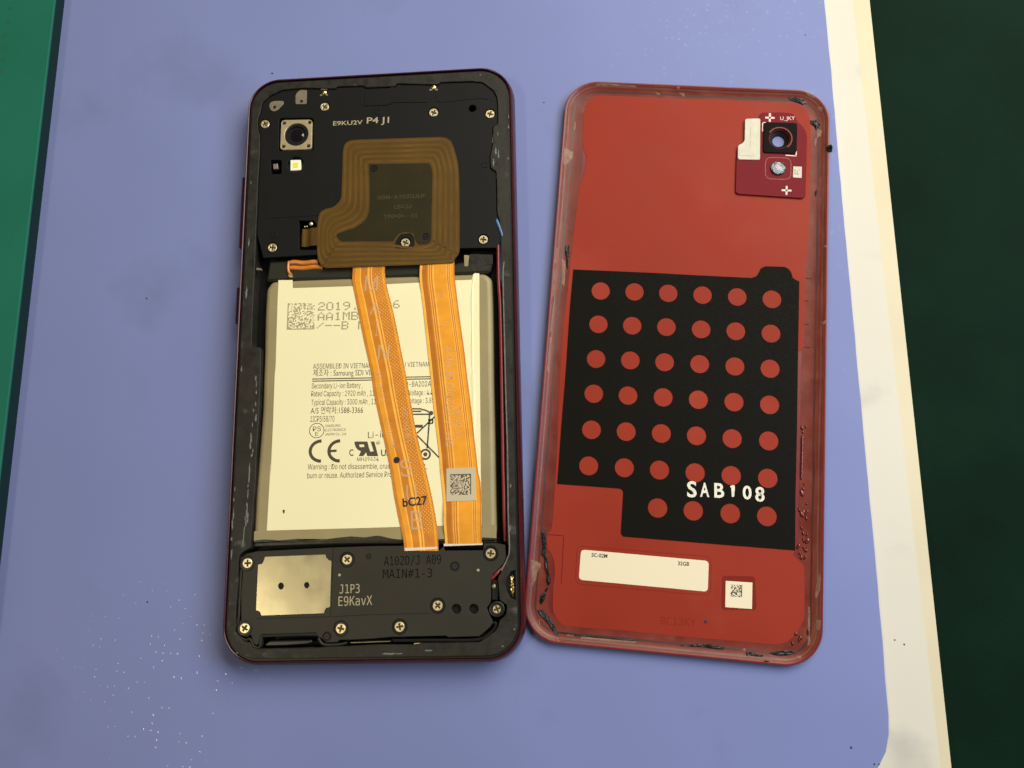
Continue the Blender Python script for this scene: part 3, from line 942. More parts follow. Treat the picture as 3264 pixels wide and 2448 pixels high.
text(ink, 'PS', [(-15.13,-20.42)][0], [(-13.12,-20.39)][0], 1.15, Zt)
text(ink, 'E', [(-14.50,-21.56)][0], [(-13.77,-21.55)][0], 0.95, Zt)
text(ink, 'SAMSUNG', [(-12.12,-19.46)][0], [(-8.41,-19.49)][0], 0.62, Zt)
text(ink, 'ELECTRONICS', [(-12.13,-20.50)][0], [(-7.08,-20.53)][0], 0.62, Zt)
text(ink, 'JAPAN Co., Ltd', [(-12.15,-21.54)][0], [(-6.97,-21.57)][0], 0.62, Zt)
text(ink, 'Li-ion', [(-1.59,-22.46)][0], [(4.02,-22.45)][0], 1.5, Zt)
for ctr, bar in (([(-13.01,-25.26)][0], False), ([(-8.43,-25.35)][0], True)):
    arc = [(ctr[0] + 2.62 * math.cos(a), ctr[1] + 2.42 * math.sin(a)) for a in [math.radians(88 + 184 * k / 24) for k in range(25)]]
    stroke(ink, arc, 0.78, Zt)
    if bar:
        stroke(ink, [(ctr[0] - 2.6, ctr[1]), (ctr[0] - 0.75, ctr[1] + 0.05)], 0.6, Zt + 0.001)
text(ink, 'C', [(-6.09,-26.61)][0], [(-5.05,-26.61)][0], 1.5, Zt, 0.02)
ru = [(-4.91,-23.39),(-4.69,-23.19),(-1.69,-23.28),(-1.32,-24.78),(-0.93,-25.77),(-0.14,-25.69),(-0.93,-23.30),(-0.02,-23.33),(0.98,-26.89),(-1.69,-26.82),(-1.96,-25.87),(-2.64,-26.79),(-3.76,-26.76),(-3.26,-25.58),(-4.04,-25.22),(-4.57,-24.52)]
ruh = [(-3.72,-23.94),(-2.51,-23.97),(-2.41,-24.58),(-3.54,-24.60)]
ruh2 = [(-1.62,-23.31),(-0.97,-23.33),(-0.16,-25.67),(-1.02,-25.73),(-1.38,-24.78)]
cap(ink, [ccw(ru), list(reversed(ccw(ruh)))], Zt)
text(ink, 'R', [(0.59,-23.98)][0], [(1.20,-23.94)][0], 0.45, Zt)
stroke(ink, circle([(0.93,-23.65)][0], 0.42, 20), 0.07, Zt, True)
text(ink, 'US', [(1.63,-26.88)][0], [(3.81,-26.89)][0], 1.5, Zt, 0.02)
text(ink, 'MH29634', [(-4.13,-27.95)][0], [(1.08,-28.00)][0], 0.9, Zt)
text(ink, 'Warning : Do not disassemble, crush', [(-16.09,-29.62)][0], [(4.44,-29.96)][0], 1.25, Zt)
text(ink, 't,', [(12.03,-30.25)][0], [(12.71,-30.25)][0], 1.25, Zt)
text(ink, 'burn or reuse. Authorized Service Pro', [(-16.18,-31.74)][0], [(4.29,-31.95)][0], 1.3, Zt)
text(ink, 'EB-BA202A', [(6.77,-10.16)][0], [(13.69,-10.25)][0], 1.3, Zt)
text(ink, 'Voltage : 4.4', [(8.26,-12.35)][0], [(14.10,-12.36)][0], 1.3, Zt)
text(ink, 'Voltage : 3.85', [(7.84,-14.34)][0], [(14.45,-14.36)][0], 1.3, Zt)
# crossed-out bin mark
for pts in ([(8.12,-15.62),(11.36,-15.72)], [(8.13,-16.23),(11.37,-16.33)], [(8.13,-16.96),(13.44,-17.11)], [(13.35,-17.22),(13.25,-19.25),(12.78,-25.38)], [(14.65,-17.70),(10.28,-21.66)],
            [(10.28,-22.10),(15.64,-27.64)], [(11.36,-15.85),(12.48,-16.12),(13.44,-16.74)], [(13.01,-18.52),(14.17,-18.41)], [(14.12,-18.40),(14.10,-19.32)], [(12.96,-19.34),(14.16,-19.32)]):
    stroke(ink, pts, 0.36, Zt + 0.001)
stroke(ink, [(9.69,-19.93),(11.71,-19.97)], 0.72, Zt)
wheel = [(12.35,-26.79)][0]
stroke(ink, circle(wheel, 1.12, 30), 0.46, Zt + 0.002, True)
cap(ink, [circle(wheel, 0.5, 20)], Zt + 0.002)
cap(ink, [circle([(13.73,-16.84)][0], 0.55, 20)], Zt + 0.002)
GLYPH = {'2': '01110 10001 00001 00110 01000 10000 11111', '0': '01110 10001 10001 10001 10001 10001 01110', '1': '00100 01100 00100 00100 00100 00100 01110',
         '9': '01110 10001 10001 01111 00001 00010 01100', '.': '00000 00000 00000 00000 00000 00100 00100', '6': '00110 01000 10000 11110 10001 10001 01110',
         'A': '00100 01010 10001 10001 11111 10001 10001', 'M': '10001 11011 10101 10101 10001 10001 10001', 'B': '11110 10001 10001 11110 10001 10001 11110',
         '/': '00000 00001 00010 00100 01000 10000 00000', '-': '00000 00000 00000 11111 00000 00000 00000', 'N': '10001 11001 10101 10011 10001 10001 10001', ' ': '0 0 0 0 0 0 0'}
def dot_text(mb, body, p0, p1, h, z):
    d = Vector(p1) - Vector(p0)
    ux = d.normalized(); uy = Vector((-ux.y, ux.x))
    adv = d.length / (len(body) - 0.17)
    for k, ch in enumerate(body):
        for r, row in enumerate(GLYPH[ch].split()):
            for c, on in enumerate(row):
                if on == '1':
                    q = Vector(p0) + ux * (adv * (k + c / 6)) + uy * (h * (6 - r) / 6)
                    w, t = adv / 12, h / 13
                    mb.add([(q.x - w, q.y - t, z), (q.x + w, q.y - t, z), (q.x + w, q.y + t, z), (q.x - w, q.y + t, z)], [(0, 1, 2, 3)])
dot_text(inkl, '2019.', [(-14.59,10.12)][0], [(-4.33,9.93)][0], 1.85, Zt)
dot_text(inkl, '6', [(4.32,9.95)][0], [(6.01,9.88)][0], 1.85, Zt)
dot_text(inkl, 'AA1MB', [(-14.60,7.55)][0], [(-4.37,7.33)][0], 1.85, Zt)
dot_text(inkl, '/--B N', [(-14.77,5.22)][0], [(-2.64,4.82)][0], 1.8, Zt)
code_cells(inkl, [(-22.47,12.23),(-15.54,11.95),(-15.49,5.15),(-22.53,5.33)], 24, Zt, 3, 0.45)
speck = blob(circle([(-21.61,-39.48)][0], 0.3, 9, 0.5), Zl, 0.1, 3, 0.3, 9).build('lint', 'crumb_dark', battery)

# short orange battery lead curling out beside the header
for i, pts in enumerate(([(-22.51,23.04),(-15.12,22.80)], [(-22.40,21.56),(-13.84,21.47)])):
    (xa, ya), (xb, yb) = pts
    m = MB()
    sts = []
    for k in range(15):
        t = k / 14
        x, y = xa + (xb - xa) * t, ya + (yb - ya) * t + 0.12 * math.sin(t * 9 + i)
        w = 0.62 if k else 0.45
        sts.append([(x, y + w * math.cos(a), 4.95 + 0.55 * math.sin(a)) for a in [math.pi * j / 8 for j in range(9)]])
    loft(m, sts, False)
    m.build('battery_lead', 'flex_orange', battery, 60)
m = MB()
tube(m, [(p[0], p[1], 5.2) for p in smooth_path([(-22.65,23.28),(-22.78,21.78),(-22.55,20.45),(-21.79,19.66)], 4)], 0.35)
m.build('battery_lead', 'flex_orange', battery, 60)
plate('lead_weld', soften([(-22.64,19.82),(-21.54,19.58),(-21.52,19.02),(-22.43,19.06)], 0.2, 2), 5.0, 5.4, 'screw_metal', battery)

# ---- flat cables over the battery
def ribbon(name, left, right, zs, material, n=40):
    L = resample(smooth_path(left, 5), n); Rr = resample(smooth_path(right, 5), n)
    m = MB()
    across = 7
    vs, fs = [], []
    for i in range(n):
        t = i / (n - 1)
        for k in range(len(zs) - 1):
            if zs[k][0] <= t <= zs[k + 1][0]:
                u = (t - zs[k][0]) / (zs[k + 1][0] - zs[k][0])
                u = u * u * (3 - 2 * u)
                z = zs[k][1] * (1 - u) + zs[k + 1][1] * u
                break
        for j in range(across):
            s = j / (across - 1)
            p = Vector(L[i]).lerp(Vector(Rr[i]), s)
            vs.append((p.x, p.y, z + 0.05 * math.sin(math.pi * s)))
            m.uv[len(vs) - 1] = (s, t)
    for i in range(n - 1):
        for j in range(across - 1):
            a = i * across + j
            fs.append((a, a + across, a + across + 1, a + 1))
    m.add(vs, fs)
    # thin edges of the film
    for j, sgn in ((0, 1), (across - 1, -1)):
        e = [(vs[i * across + j]) for i in range(n)]
        k = len(m.v)
        m.v += [(x, y, z - 0.12) for x, y, z in e]
        for i in range(n - 1):
            a, b = i * across + j, (i + 1) * across + j
            m.f.append((a, k + i, k + i + 1, b) if sgn > 0 else (a, b, k + i + 1, k + i))
        for i in range(n):
            m.uv[k + i] = (0 if j == 0 else 1, i / (n - 1))
    return m.build(name, material, phone, 60)

main_l = [(-5.99,21.05),(-6.05,19.74),(-6.15,17.30),(-5.20,12.63),(-3.06,2.51),(-0.98,-6.51),(-0.39,-10.54),(1.37,-18.62),(3.72,-28.96),(4.99,-36.55),(6.40,-43.20),(7.35,-46.99),(7.53,-49.30)]
main_r = [(2.21,20.69),(2.10,19.55),(2.53,16.00),(4.58,7.66),(7.32,-5.91),(8.22,-10.83),(10.17,-21.30),(11.82,-28.16),(12.42,-30.20),(14.11,-37.60),(15.12,-43.40),(15.48,-47.16),(15.58,-49.46)]
disp_l = [(11.11,21.61),(10.91,16.94),(11.82,9.19),(13.07,-2.57),(13.24,-3.94),(14.29,-14.52),(15.65,-26.58),(15.98,-30.97),(16.64,-37.66),(16.79,-43.43),(16.98,-45.89),(17.03,-47.84)]
disp_r = [(19.67,21.60),(19.70,17.12),(20.79,7.02),(21.95,-2.00),(22.43,-6.92),(23.70,-18.27),(24.77,-29.36),(24.92,-31.21),(25.55,-34.56),(25.66,-42.81),(25.62,-46.07),(25.65,-47.94)]
ml = ribbon('main_ribbon_cable', main_l, main_r, [(0, 5.9), (0.028, 5.56), (0.93, 5.56), (0.975, 6.02), (1.0, 6.12)], 'flex_main', 60)
dl = ribbon('display_ribbon_cable', disp_l, disp_r, [(0, 5.95), (0.07, 5.75), (0.12, 5.58), (0.85, 5.58), (0.91, 5.9), (0.95, 5.86), (1.0, 5.42)], 'flex_display', 60)
ml['label'] = 'orange ribbon cable with dotted tracks and pale MAIN and SUB letters'
dl['label'] = 'orange ribbon cable with grey code sticker and upright revision text'
plate('stiffener', [(7.65,-48.63),(15.31,-48.51),(15.34,-49.03),(7.73,-49.31)], 6.12, 6.2, 'white_strip', ml)
plate('stiffener', [(16.70,-47.85),(25.73,-47.73),(25.79,-48.27),(16.73,-48.39)], 4.9, 5.42, 'white_strip', dl)
mp_ = print_layer('printed_text', 'cable_print', ml)
zt = 5.66
text(mp_, 'M', [(-3.06,14.50)][0], [(0.22,14.27)][0], 4.0, zt)
text(mp_, 'A', [(-1.57,8.37)][0], [(1.19,8.39)][0], 3.0, zt)
text(mp_, 'I', [(-0.15,2.78)][0], [(0.38,2.76)][0], 4.0, zt)
text(mp_, 'N', [(0.54,-3.17)][0], [(3.35,-3.31)][0], 3.7, zt)
text(mp_, 'S', [(6.55,-32.07)][0], [(9.27,-31.80)][0], 4.0, zt)
text(mp_, 'U', [(7.95,-37.78)][0], [(10.40,-37.68)][0], 3.8, zt)
text(mp_, 'B', [(9.08,-44.49)][0], [(11.76,-44.38)][0], 4.4, zt)
for body, a, b, hh in (('SM-A102D', [(1.99,-13.42)][0], [(0.67,-6.15)][0], 1.1), ('REV0.7', [(4.61,-24.90)][0], [(3.26,-18.50)][0], 1.1), ('19.04.26', [(8.63,-23.82)][0], [(7.03,-14.97)][0], 1.3)):
    text(mp_, body, Vector(a) + Vector((0.6, 0)), Vector(b) + Vector((0.6, 0)), hh, zt)
hw = print_layer('ink_mark', 'ink_black', ml)
text(hw, 'bC27', [(7.12,-39.04)][0], [(12.94,-38.57)][0], 1.9, zt + 0.01, 0.02)
cap(hw, [circle([(5.50,-27.98)][0], 0.78, 9)], zt + 0.01)
dp_ = print_layer('printed_text', 'cable_print', dl)
text(dp_, 'SM-A102D/J REV0.7', [(19.25,-25.23)][0], [(19.37,-0.64)][0], 2.0, 5.68)
text(dp_, '19 05 24', [(21.18,-23.33)][0], [(20.98,-15.42)][0], 1.3, 5.68)
text(dp_, '0 8', [(14.81,12.19)][0], [(17.20,12.37)][0], 0.8, 5.68)
text(dp_, '4 5', [(15.69,4.52)][0], [(18.32,4.69)][0], 0.8, 5.68)
st = plate('code_sticker', [(17.42,-30.34),(24.34,-30.27),(24.38,-38.02),(17.42,-38.10)], 5.62, 5.72, 'tag_grey', dl)
sp = print_layer('code_cells', 'ink', dl)
code_cells(sp, [(18.35,-31.71),(23.32,-31.72),(23.28,-36.59),(18.33,-36.66)], 20, 5.735, 9, 0.42, ('t', 'r'))

# ---- coaxial wires in the side channel
def wire(name, pts, z, r, material):
    m = MB()
    P = smooth_path([(x, y, zz) for (x, y), zz in zip(pts, z)], 8)
    tube(m, P, r, 10)
    return m.build(name, material, phone, 70)
w = wire('antenna_wire', [(30.22,28.76),(30.58,26.30),(30.56,16.62),(30.81,10.21),(30.92,1.21),(30.91,-9.86),(30.91,-20.23),(30.90,-30.38),(30.94,-33.05),(30.97,-41.30),(31.06,-47.49)], [5.0, 5.5, 5.6, 5.6, 5.6, 5.6, 5.6, 5.6, 5.6, 5.5, 4.6], 0.42, 'wire_red')
w['label'] = 'red coaxial wire'
w = wire('antenna_wire', [(30.27,33.87),(30.45,31.58),(31.21,29.28),(31.71,27.19),(31.58,22.52),(31.27,16.98),(31.10,14.76)], [4.8, 5.7, 6.0, 6.0, 5.7, 5.2, 4.4], 0.42, 'wire_blue')
w['label'] = 'blue coaxial wire'
wire('antenna_wire', [(30.28,-53.45),(29.19,-54.63),(28.03,-55.88),(27.70,-56.35)], [4.9, 5.7, 5.7, 4.8], 0.36, 'wire_red')
m = MB()
cw = smooth_path([(32.08,20.42),(31.75,16.36),(31.81,4.58),(31.86,-4.30),(31.90,-11.76),(32.02,-22.06),(32.07,-30.47),(31.97,-41.36),(32.11,-49.13),(31.57,-51.53),(30.14,-54.21)], 6)
stroke(m, cw, 0.3, 6.43)  # lit inner edge of the ledge, painted as a thin pale line
m.build('ledge_highlight', 'scuff_and_highlight', phone)

# ---- lower module
low_edge = [(-27.62,-48.69),(-9.49,-48.15),(0.97,-48.03),(7.33,-48.13),(7.59,-49.40),(15.66,-49.36),(16.65,-48.49),(16.98,-49.43),(25.90,-49.51),(26.25,-47.96),(29.22,-47.97),(31.06,-48.38),(31.26,-51.52),(30.70,-52.63),(28.13,-55.05),(27.65,-56.39),(27.72,-55.95),(27.57,-60.92),(27.32,-61.55),(26.65,-62.48),(27.28,-64.05),(27.67,-64.84),(28.07,-65.70),(27.24,-66.78),(24.88,-68.65),(17.67,-68.77),(17.34,-68.45),(4.63,-68.53),(0.53,-68.84),(-4.92,-69.02),(-7.23,-69.02),(-7.88,-69.53),(-10.44,-69.52),(-11.70,-68.49),(-12.46,-68.14),(-12.90,-67.35),(-25.54,-67.56),(-26.10,-68.06),(-26.26,-69.55),(-26.77,-69.98),(-27.43,-69.53),(-28.13,-67.56),(-29.03,-68.07),(-30.55,-67.84),(-31.54,-66.33),(-31.04,-64.59),(-30.58,-64.28),(-30.91,-58.36),(-30.69,-53.43),(-31.64,-52.03),(-31.49,-51.75),(-31.40,-50.12),(-29.99,-49.20)]
big_screws = [(-29.64,-51.38),(-5.97,-51.03),(27.67,-50.29),(-29.62,-66.12),(-7.12,-66.52),(6.54,-66.32),(15.32,-61.79),(28.95,-62.75)]
low_holes = [circle(q, 1.75, 28) for i, q in enumerate(big_screws) if i not in (0, 3, 7)]
pits = [(19.65,-62.56),(23.64,-62.62)]
low_holes += [circle(q, 1.08, 20) for q in pits]
plate('lower_module', low_edge, 4.6, Zp, 'lower_plastic', phone, low_holes, 0.1)
for i, q in enumerate(big_screws):
    m = MB()
    if i in (0, 3, 7):
        loft(m, [[(x, y, z) for x, y in circle(q, r, 28)] for r, z in ((1.75, 4.4), (1.75, 6.14), (1.6, 6.2), (1.45, 6.2), (1.35, 6.06), (0.9, 6.06))])
    else:
        loft(m, [[(x, y, z) for x, y in circle(q, r, 28)] for r, z in ((1.72, 5.4), (1.72, 5.92), (1.66, 6.06), (1.58, 6.06), (1.5, 5.7), (0.9, 5.7))])
    m.build('screw_boss', 'ring_black', phone, 40)
    copy_part(proto, phone, q[0], q[1], 6.22 if i in (0, 3) else 6.02, rnd.uniform(0, 1.5))
for q in pits:
    plate('pit_floor', circle(q, 1.07, 20), 4.4, 4.9, 'deep_black', phone)
for q, r in (([(19.37,-53.00)][0], 1.15), ([(-10.29,-68.19)][0], 1.1), ([(-0.86,-50.40)][0], 0.65)):
    m = MB()
    loft(m, [[(x, y, z) for x, y in circle(q, rr, 24)] for rr, z in ((r, Zp + 0.003), (r * 0.86, Zp + 0.012), (r * 0.6, Zp + 0.012), (r * 0.5, Zp + 0.003))])
    m.build('moulded_ring', 'deep_black', phone, 40)
    plate('moulded_pip', circle(q, r * 0.2, 10), Zp, Zp + 0.02, 'deep_black', phone)
for q in [(24.79,-53.98),(-7.64,-54.47)]:
    plate('moulded_pip', circle(q, 0.32, 10), Zp, Zp + 0.02, 'laser_print', phone)
seam = MB()                                             # moulded seam lines
for pts in ([(-9.30,-48.20),(-9.32,-55.73)], [(-9.60,-51.32),(-9.50,-63.49)], [(-27.01,-64.01),(-16.31,-63.86),(-9.33,-63.84),(0.27,-63.48)], [(0.47,-63.56),(8.69,-63.45),(13.61,-63.49)]):
    stroke(seam, pts, 0.14, Zp + 0.006)
seam.build('seam_line', 'deep_black', phone)
# sheet metal speaker cover
mp = [(-25.47,-49.95),(-11.13,-49.71),(-10.91,-50.40),(-10.39,-50.94),(-9.60,-51.28),(-9.63,-61.71),(-10.51,-61.88),(-10.91,-62.51),(-11.01,-63.06),(-25.80,-63.36),(-26.06,-62.67),(-26.38,-62.35),(-27.13,-62.14),(-27.09,-51.71),(-26.16,-51.57),(-25.81,-51.04)]
eyes = [circle([(-21.39,-56.75)][0], 0.66, 20, 0.78), circle([(-15.30,-56.65)][0], 0.6, 20, 0.68)]
spk = plate('speaker_cover', mp, Zp, Zp + 0.16, 'steel', phone, eyes, 0.05)
for i, e in enumerate(eyes):
    plate('vent_hole', e, Zp + 0.002, Zp + 0.01, 'deep_black', spk)
lp_ = print_layer('printed_text', 'laser_print', phone)
text(lp_, 'J1P3', [(-7.56,-58.67)][0], [(-2.81,-58.59)][0], 2.0, Zp + 0.012, mono=True)
text(lp_, 'E9KavX', [(-7.74,-61.45)][0], [(0.16,-61.34)][0], 2.1, Zp + 0.012, 0.0, mono=True)
em = print_layer('embossed_text', 'emboss', phone)
text(em, 'A102D/J A09', [(2.81,-52.54)][0], [(16.20,-52.31)][0], 2.0, Zp + 0.012, mono=True)
text(em, 'MAIN#1-3', [(2.56,-55.43)][0], [(14.10,-55.38)][0], 2.0, Zp + 0.012, mono=True)

# rubber seal strip running round the lower module
gk = [(-31.21,-53.06),(-31.25,-53.18),(-31.33,-59.96),(-31.36,-63.96),(-31.97,-66.33),(-31.27,-67.60),(-29.71,-68.73),(-28.38,-68.59),(-27.64,-70.01),(-26.79,-70.52),(-26.05,-70.11),(-25.85,-68.15),(-25.23,-67.92),(-13.16,-67.73),(-12.22,-68.80),(-11.03,-69.99),(-7.65,-70.04),(-5.59,-69.67)]
m = MB()
gp = smooth_path(gk, 4)
for i in range(len(gp) - 1):
    pass
g_l, g_r = [], []
for i in range(len(gp)):
    a, c = Vector(gp[max(i - 1, 0)]), Vector(gp[min(i + 1, len(gp) - 1)])
    d = (c - a).normalized(); nn = Vector((-d.y, d.x)) * 0.27
    g_l.append(Vector(gp[i]) + nn); g_r.append(Vector(gp[i]) - nn)
loft(m, [[(l.x, l.y, 4.0), (l.x, l.y, 5.75), ((l.x + r.x) / 2, (l.y + r.y) / 2, 5.85), (r.x, r.y, 5.75), (r.x, r.y, 4.0)] for l, r in zip(g_l, g_r)], False)
m.build('seal_strip', 'lower_plastic', phone, 40)
gk2 = smooth_path([(4.94,-69.35),(9.03,-69.40)] + [(11.96,-69.36),(16.84,-69.43),(24.61,-69.38),(27.54,-67.80),(28.70,-66.26),(28.22,-65.63)], 4)
m = MB()
g_l, g_r = [], []
for i in range(len(gk2)):
    a, c = Vector(gk2[max(i - 1, 0)]), Vector(gk2[min(i + 1, len(gk2) - 1)])
    d = (c - a).normalized(); nn = Vector((-d.y, d.x)) * 0.3
    g_l.append(Vector(gk2[i]) + nn); g_r.append(Vector(gk2[i]) - nn)
loft(m, [[(l.x, l.y, 4.0), (l.x, l.y, 5.6), ((l.x + r.x) / 2, (l.y + r.y) / 2, 5.7), (r.x, r.y, 5.6), (r.x, r.y, 4.0)] for l, r in zip(g_l, g_r)], False)
m.build('seal_strip', 'black_plastic', phone, 40)
sl = smooth_path([(-25.15,-69.96),(-21.33,-69.51),(-14.02,-69.29)], 5)
m = MB()
slab(m, soften([(-25.13,-69.85),(-24.02,-69.08),(-14.19,-68.95),(-13.93,-69.53),(-14.83,-69.91),(-19.64,-70.19),(-24.64,-70.25)], 0.4, 3), 3.5, 5.3, bevel=0.25)
m.build('speaker_grille', 'ring_black', phone)
plate('usb_shell', soften([(-4.91,-69.45),(4.45,-69.31),(4.45,-69.68),(-4.90,-69.89)], 0.1, 2), 4.6, 5.8, 'steel', phone, bevel=0.15)
plate('metal_clip', [(9.93,-69.88),(11.80,-69.87),(11.31,-70.24),(9.72,-70.28)], 4.6, 5.8, 'gold', phone, bevel=0.08)
hb = blob([(32.70,-55.09),(33.00,-56.29),(33.17,-57.87),(33.00,-60.39),(32.52,-60.15),(32.06,-58.64),(31.93,-56.74),(32.37,-55.32)], 5.3, 0.6, 8, 0.12, 30)
hb.build('vibration_motor', 'gold', phone)
plate('motor_well', [(x, y) for x, y in sim_hole], 4.9, 5.3, 'deep_black', phone)
plate('connector_block', soften([(27.76,-56.20),(29.23,-56.22),(29.44,-58.60),(29.24,-60.81),(27.70,-60.78)], 0.2, 2), 3.5, 5.2, 'ring_black', phone, bevel=0.15)
m = MB()
q = [(28.31,-57.71)][0]
loft(m, [[(x, y, z) for x, y in circle(q, r, 14)] for r, z in ((0.5, 5.1), (0.5, 5.4), (0.3, 5.55), (0.1, 5.58))], True, True)
m.build('solder_bead', 'pad_metal', phone, 40)

# ------------------------------------------------------------------ the removed back cover, inside facing up
KX, KY, KW, KH = (42.0,0.0,67.70,142.58)
cover = empty('back_cover', KX, KY)
tag(cover, 'red phone back cover lying inside up with black dotted pad and glue residue', 'phone cover')

def kring(ins, z, r=8.6, n=14):
    rr = max(0.8, r - ins)
    return [(x, y, z) for x, y in rrect(-KW / 2 + ins, -KH / 2 + ins, KW / 2 - ins, KH / 2 - ins, rr, n)]
lens_c = [(21.49,57.36)][0]
R_IN = [(0.0, 1.8), (0.35, 1.92), (0.62, 1.86)]
shell = MB()
loft(shell, [kring(i, z) for i, z in ((4.2, 0.02), (2.2, 0.2), (1.0, 0.65), (0.3, 1.25), (0.0, 1.72), (0.1, 1.9), (0.4, 1.94), (0.7, 1.8), (1.4, 1.35), (2.6, 1.05), (3.8, 0.93), (4.6, 0.9))])
cap(shell, [[(x, y) for x, y, _ in kring(4.6, 0)], circle(lens_c, 2.6, 32)], 0.9)
loft(shell, [[(x, y, z) for x, y in circle(lens_c, 2.6, 32)] for z in (0.9, 0.02)])
shell.build('shell', 'shell_red', cover, 40)

def rim_z(p):
    """Height of the inner rim surface at a point of the cover."""
    d = min(KW / 2 - abs(p[0]), KH / 2 - abs(p[1]))
    cx, cy = KW / 2 - 8.6, KH / 2 - 8.6
    if abs(p[0]) > cx and abs(p[1]) > cy:
        d = 8.6 - math.hypot(abs(p[0]) - cx, abs(p[1]) - cy)
    pr = ((0.4, 1.94), (0.7, 1.8), (1.4, 1.35), (2.6, 1.05), (3.8, 0.93), (4.6, 0.9))
    if d <= 0.4: return 1.94
    for (a, za), (b, zb) in zip(pr, pr[1:]):
        if a <= d <= b:
            return za + (zb - za) * (d - a) / (b - a)
    return 0.9

film_edge = [(-28.68,55.17),(-28.74,60.00),(-28.78,62.03),(-28.58,64.48),(-27.58,66.16),(-25.82,67.63),(-24.00,68.21),(-17.16,68.44),(-16.59,68.14),(0.14,68.34),(14.87,68.21),(23.86,68.03),(26.73,67.44),(28.19,65.91),(29.07,64.00),(29.36,61.83),(29.35,56.90),(29.43,44.48),(29.26,29.08),(29.20,27.59),(28.76,24.96),(28.67,11.07),(28.64,3.19),(28.49,2.43),(27.28,2.03),(27.43,-19.42),(27.43,-30.20),(27.59,-44.90),(27.51,-45.63),(27.06,-46.45),(27.86,-47.34),(28.73,-48.08),(29.61,-48.84),(29.85,-55.70),(29.86,-60.79),(29.17,-62.24),(28.02,-64.37),(26.36,-66.03),(24.17,-66.90),(19.91,-66.96),(0.97,-67.11),(-11.06,-67.01),(-23.38,-67.23),(-24.96,-66.95),(-26.34,-65.69),(-27.23,-64.01),(-27.53,-59.00),(-27.35,-55.47),(-27.78,-52.69),(-28.73,-50.82),(-29.52,-50.00),(-29.95,-46.82),(-29.85,-46.66),(-28.92,-45.59),(-28.84,-41.40),(-28.92,-35.51),(-29.05,-26.97),(-29.81,-7.57),(-29.87,4.57),(-29.47,13.46),(-29.27,22.48),(-29.03,28.19),(-28.49,42.09),(-27.87,44.09),(-27.30,46.48),(-27.22,50.05),(-28.00,52.00)]
Zf = 1.0
adh = MB()                                              # glue band lying on the curved rim
rings_a = [[(x, y, z + 0.035) for x, y, z in kring(i, z0)] for i, z, z0 in ((0.62, 0, 1.84), (0.9, 0, 1.67), (1.4, 0, 1.35), (2.0, 0, 1.2), (2.6, 0, 1.05), (3.8, 0, 0.93), (5.6, 0, 0.9))]
rings_a = []
for i, z0 in ((0.66, 1.80), (0.95, 1.64), (1.4, 1.35), (2.0, 1.2), (2.6, 1.05), (3.8, 0.93), (5.6, 0.9)):
    rings_a.append([(x, y, z0 + 0.04) for x, y, _ in kring(i, 0)])
loft(adh, rings_a)
adh.build('adhesive_band', 'adhesive', cover, 40)
for nm, mt, a, b, lift in (('tape_edge', 'adhesive_line', 1.15, 1.5, 0.06), ('tape_edge', 'adhesive_dark', 2.3, 2.75, 0.055), ('tape_edge', 'adhesive_line', 0.72, 0.86, 0.06)):
    m = MB()
    pa, pb = kring(a, 0, n=30), kring(b, 0, n=30)
    pa = resample([(x, y) for x, y, _ in pa], 400, True); pb = resample([(x, y) for x, y, _ in pb], 400, True)
    rw = random.Random(int(a * 100))
    off = [0.0]
    for _ in range(399):
        off.append(max(-0.14, min(0.14, off[-1] + rw.uniform(-0.06, 0.06))))
    ra, rb2 = [], []
    for p, q, o in zip(pa, pb, off):
        d = (Vector(q) - Vector(p)) * o
        p2, q2 = Vector(p) + d * 2, Vector(q) + d
        ra.append((p2.x, p2.y, rim_z(p2) + lift)); rb2.append((q2.x, q2.y, rim_z(q2) + lift))
    loft(m, [ra, rb2])
    m.build(nm, mt, cover, 60)
film_s = soften(film_edge, 0.35, 2)
film = plate('inner_film', film_s, 0.9, Zf, 'film_red', cover, [circle(lens_c, 2.5, 32)], 0.02)

# dotted black pad
pad_edge = [(-28.40,19.37),(-8.65,19.71),(0.66,19.74),(15.74,19.89),(16.93,20.48),(17.50,21.62),(17.91,22.57),(18.93,23.15),(23.57,23.29),(24.61,22.80),(25.23,21.92),(25.69,20.48),(26.56,19.98),(27.25,19.66),(27.30,-0.66),(27.40,-16.90),(27.38,-33.75),(27.50,-42.48),(27.54,-45.54),(10.52,-45.63),(-11.99,-45.69),(-12.58,-45.05),(-12.60,-35.30),(-12.87,-34.77),(-13.59,-34.54),(-28.35,-34.63),(-28.43,-20.01),(-28.35,-7.50),(-28.51,9.03)]
dots = [(-21.15,14.20),(-12.77,14.50),(-4.45,14.67),(3.95,14.73),(12.40,14.80),(20.79,14.74),(-21.15,5.55),(-12.84,5.75),(-4.47,5.96),(3.97,5.94),(12.35,6.03),(20.79,6.01),(-21.14,-3.31),(-12.78,-3.08),(-4.47,-2.96),(4.00,-2.83),(12.43,-2.82),(20.80,-2.80),(-21.12,-12.03),(-12.83,-11.88),(-4.37,-11.72),(4.05,-11.68),(12.51,-11.63),(20.92,-11.69),(-21.08,-20.94),(-12.75,-20.76),(-4.36,-20.57),(3.98,-20.50),(12.38,-20.53),(20.93,-20.43),(-21.16,-29.71),(-12.67,-29.49),(-4.35,-29.38),(4.04,-29.38),(12.47,-29.37),(20.95,-29.35),(-4.32,-38.37),(3.99,-38.34),(12.56,-38.28),(20.97,-38.23)]
pad = plate('graphite_pad', pad_edge, Zf, Zf + 0.14, 'pad_black', cover, [circle(q, 2.3, 28) for q in dots], 0.03)
stamp = print_layer('stamped_text', 'stamp_white', pad)
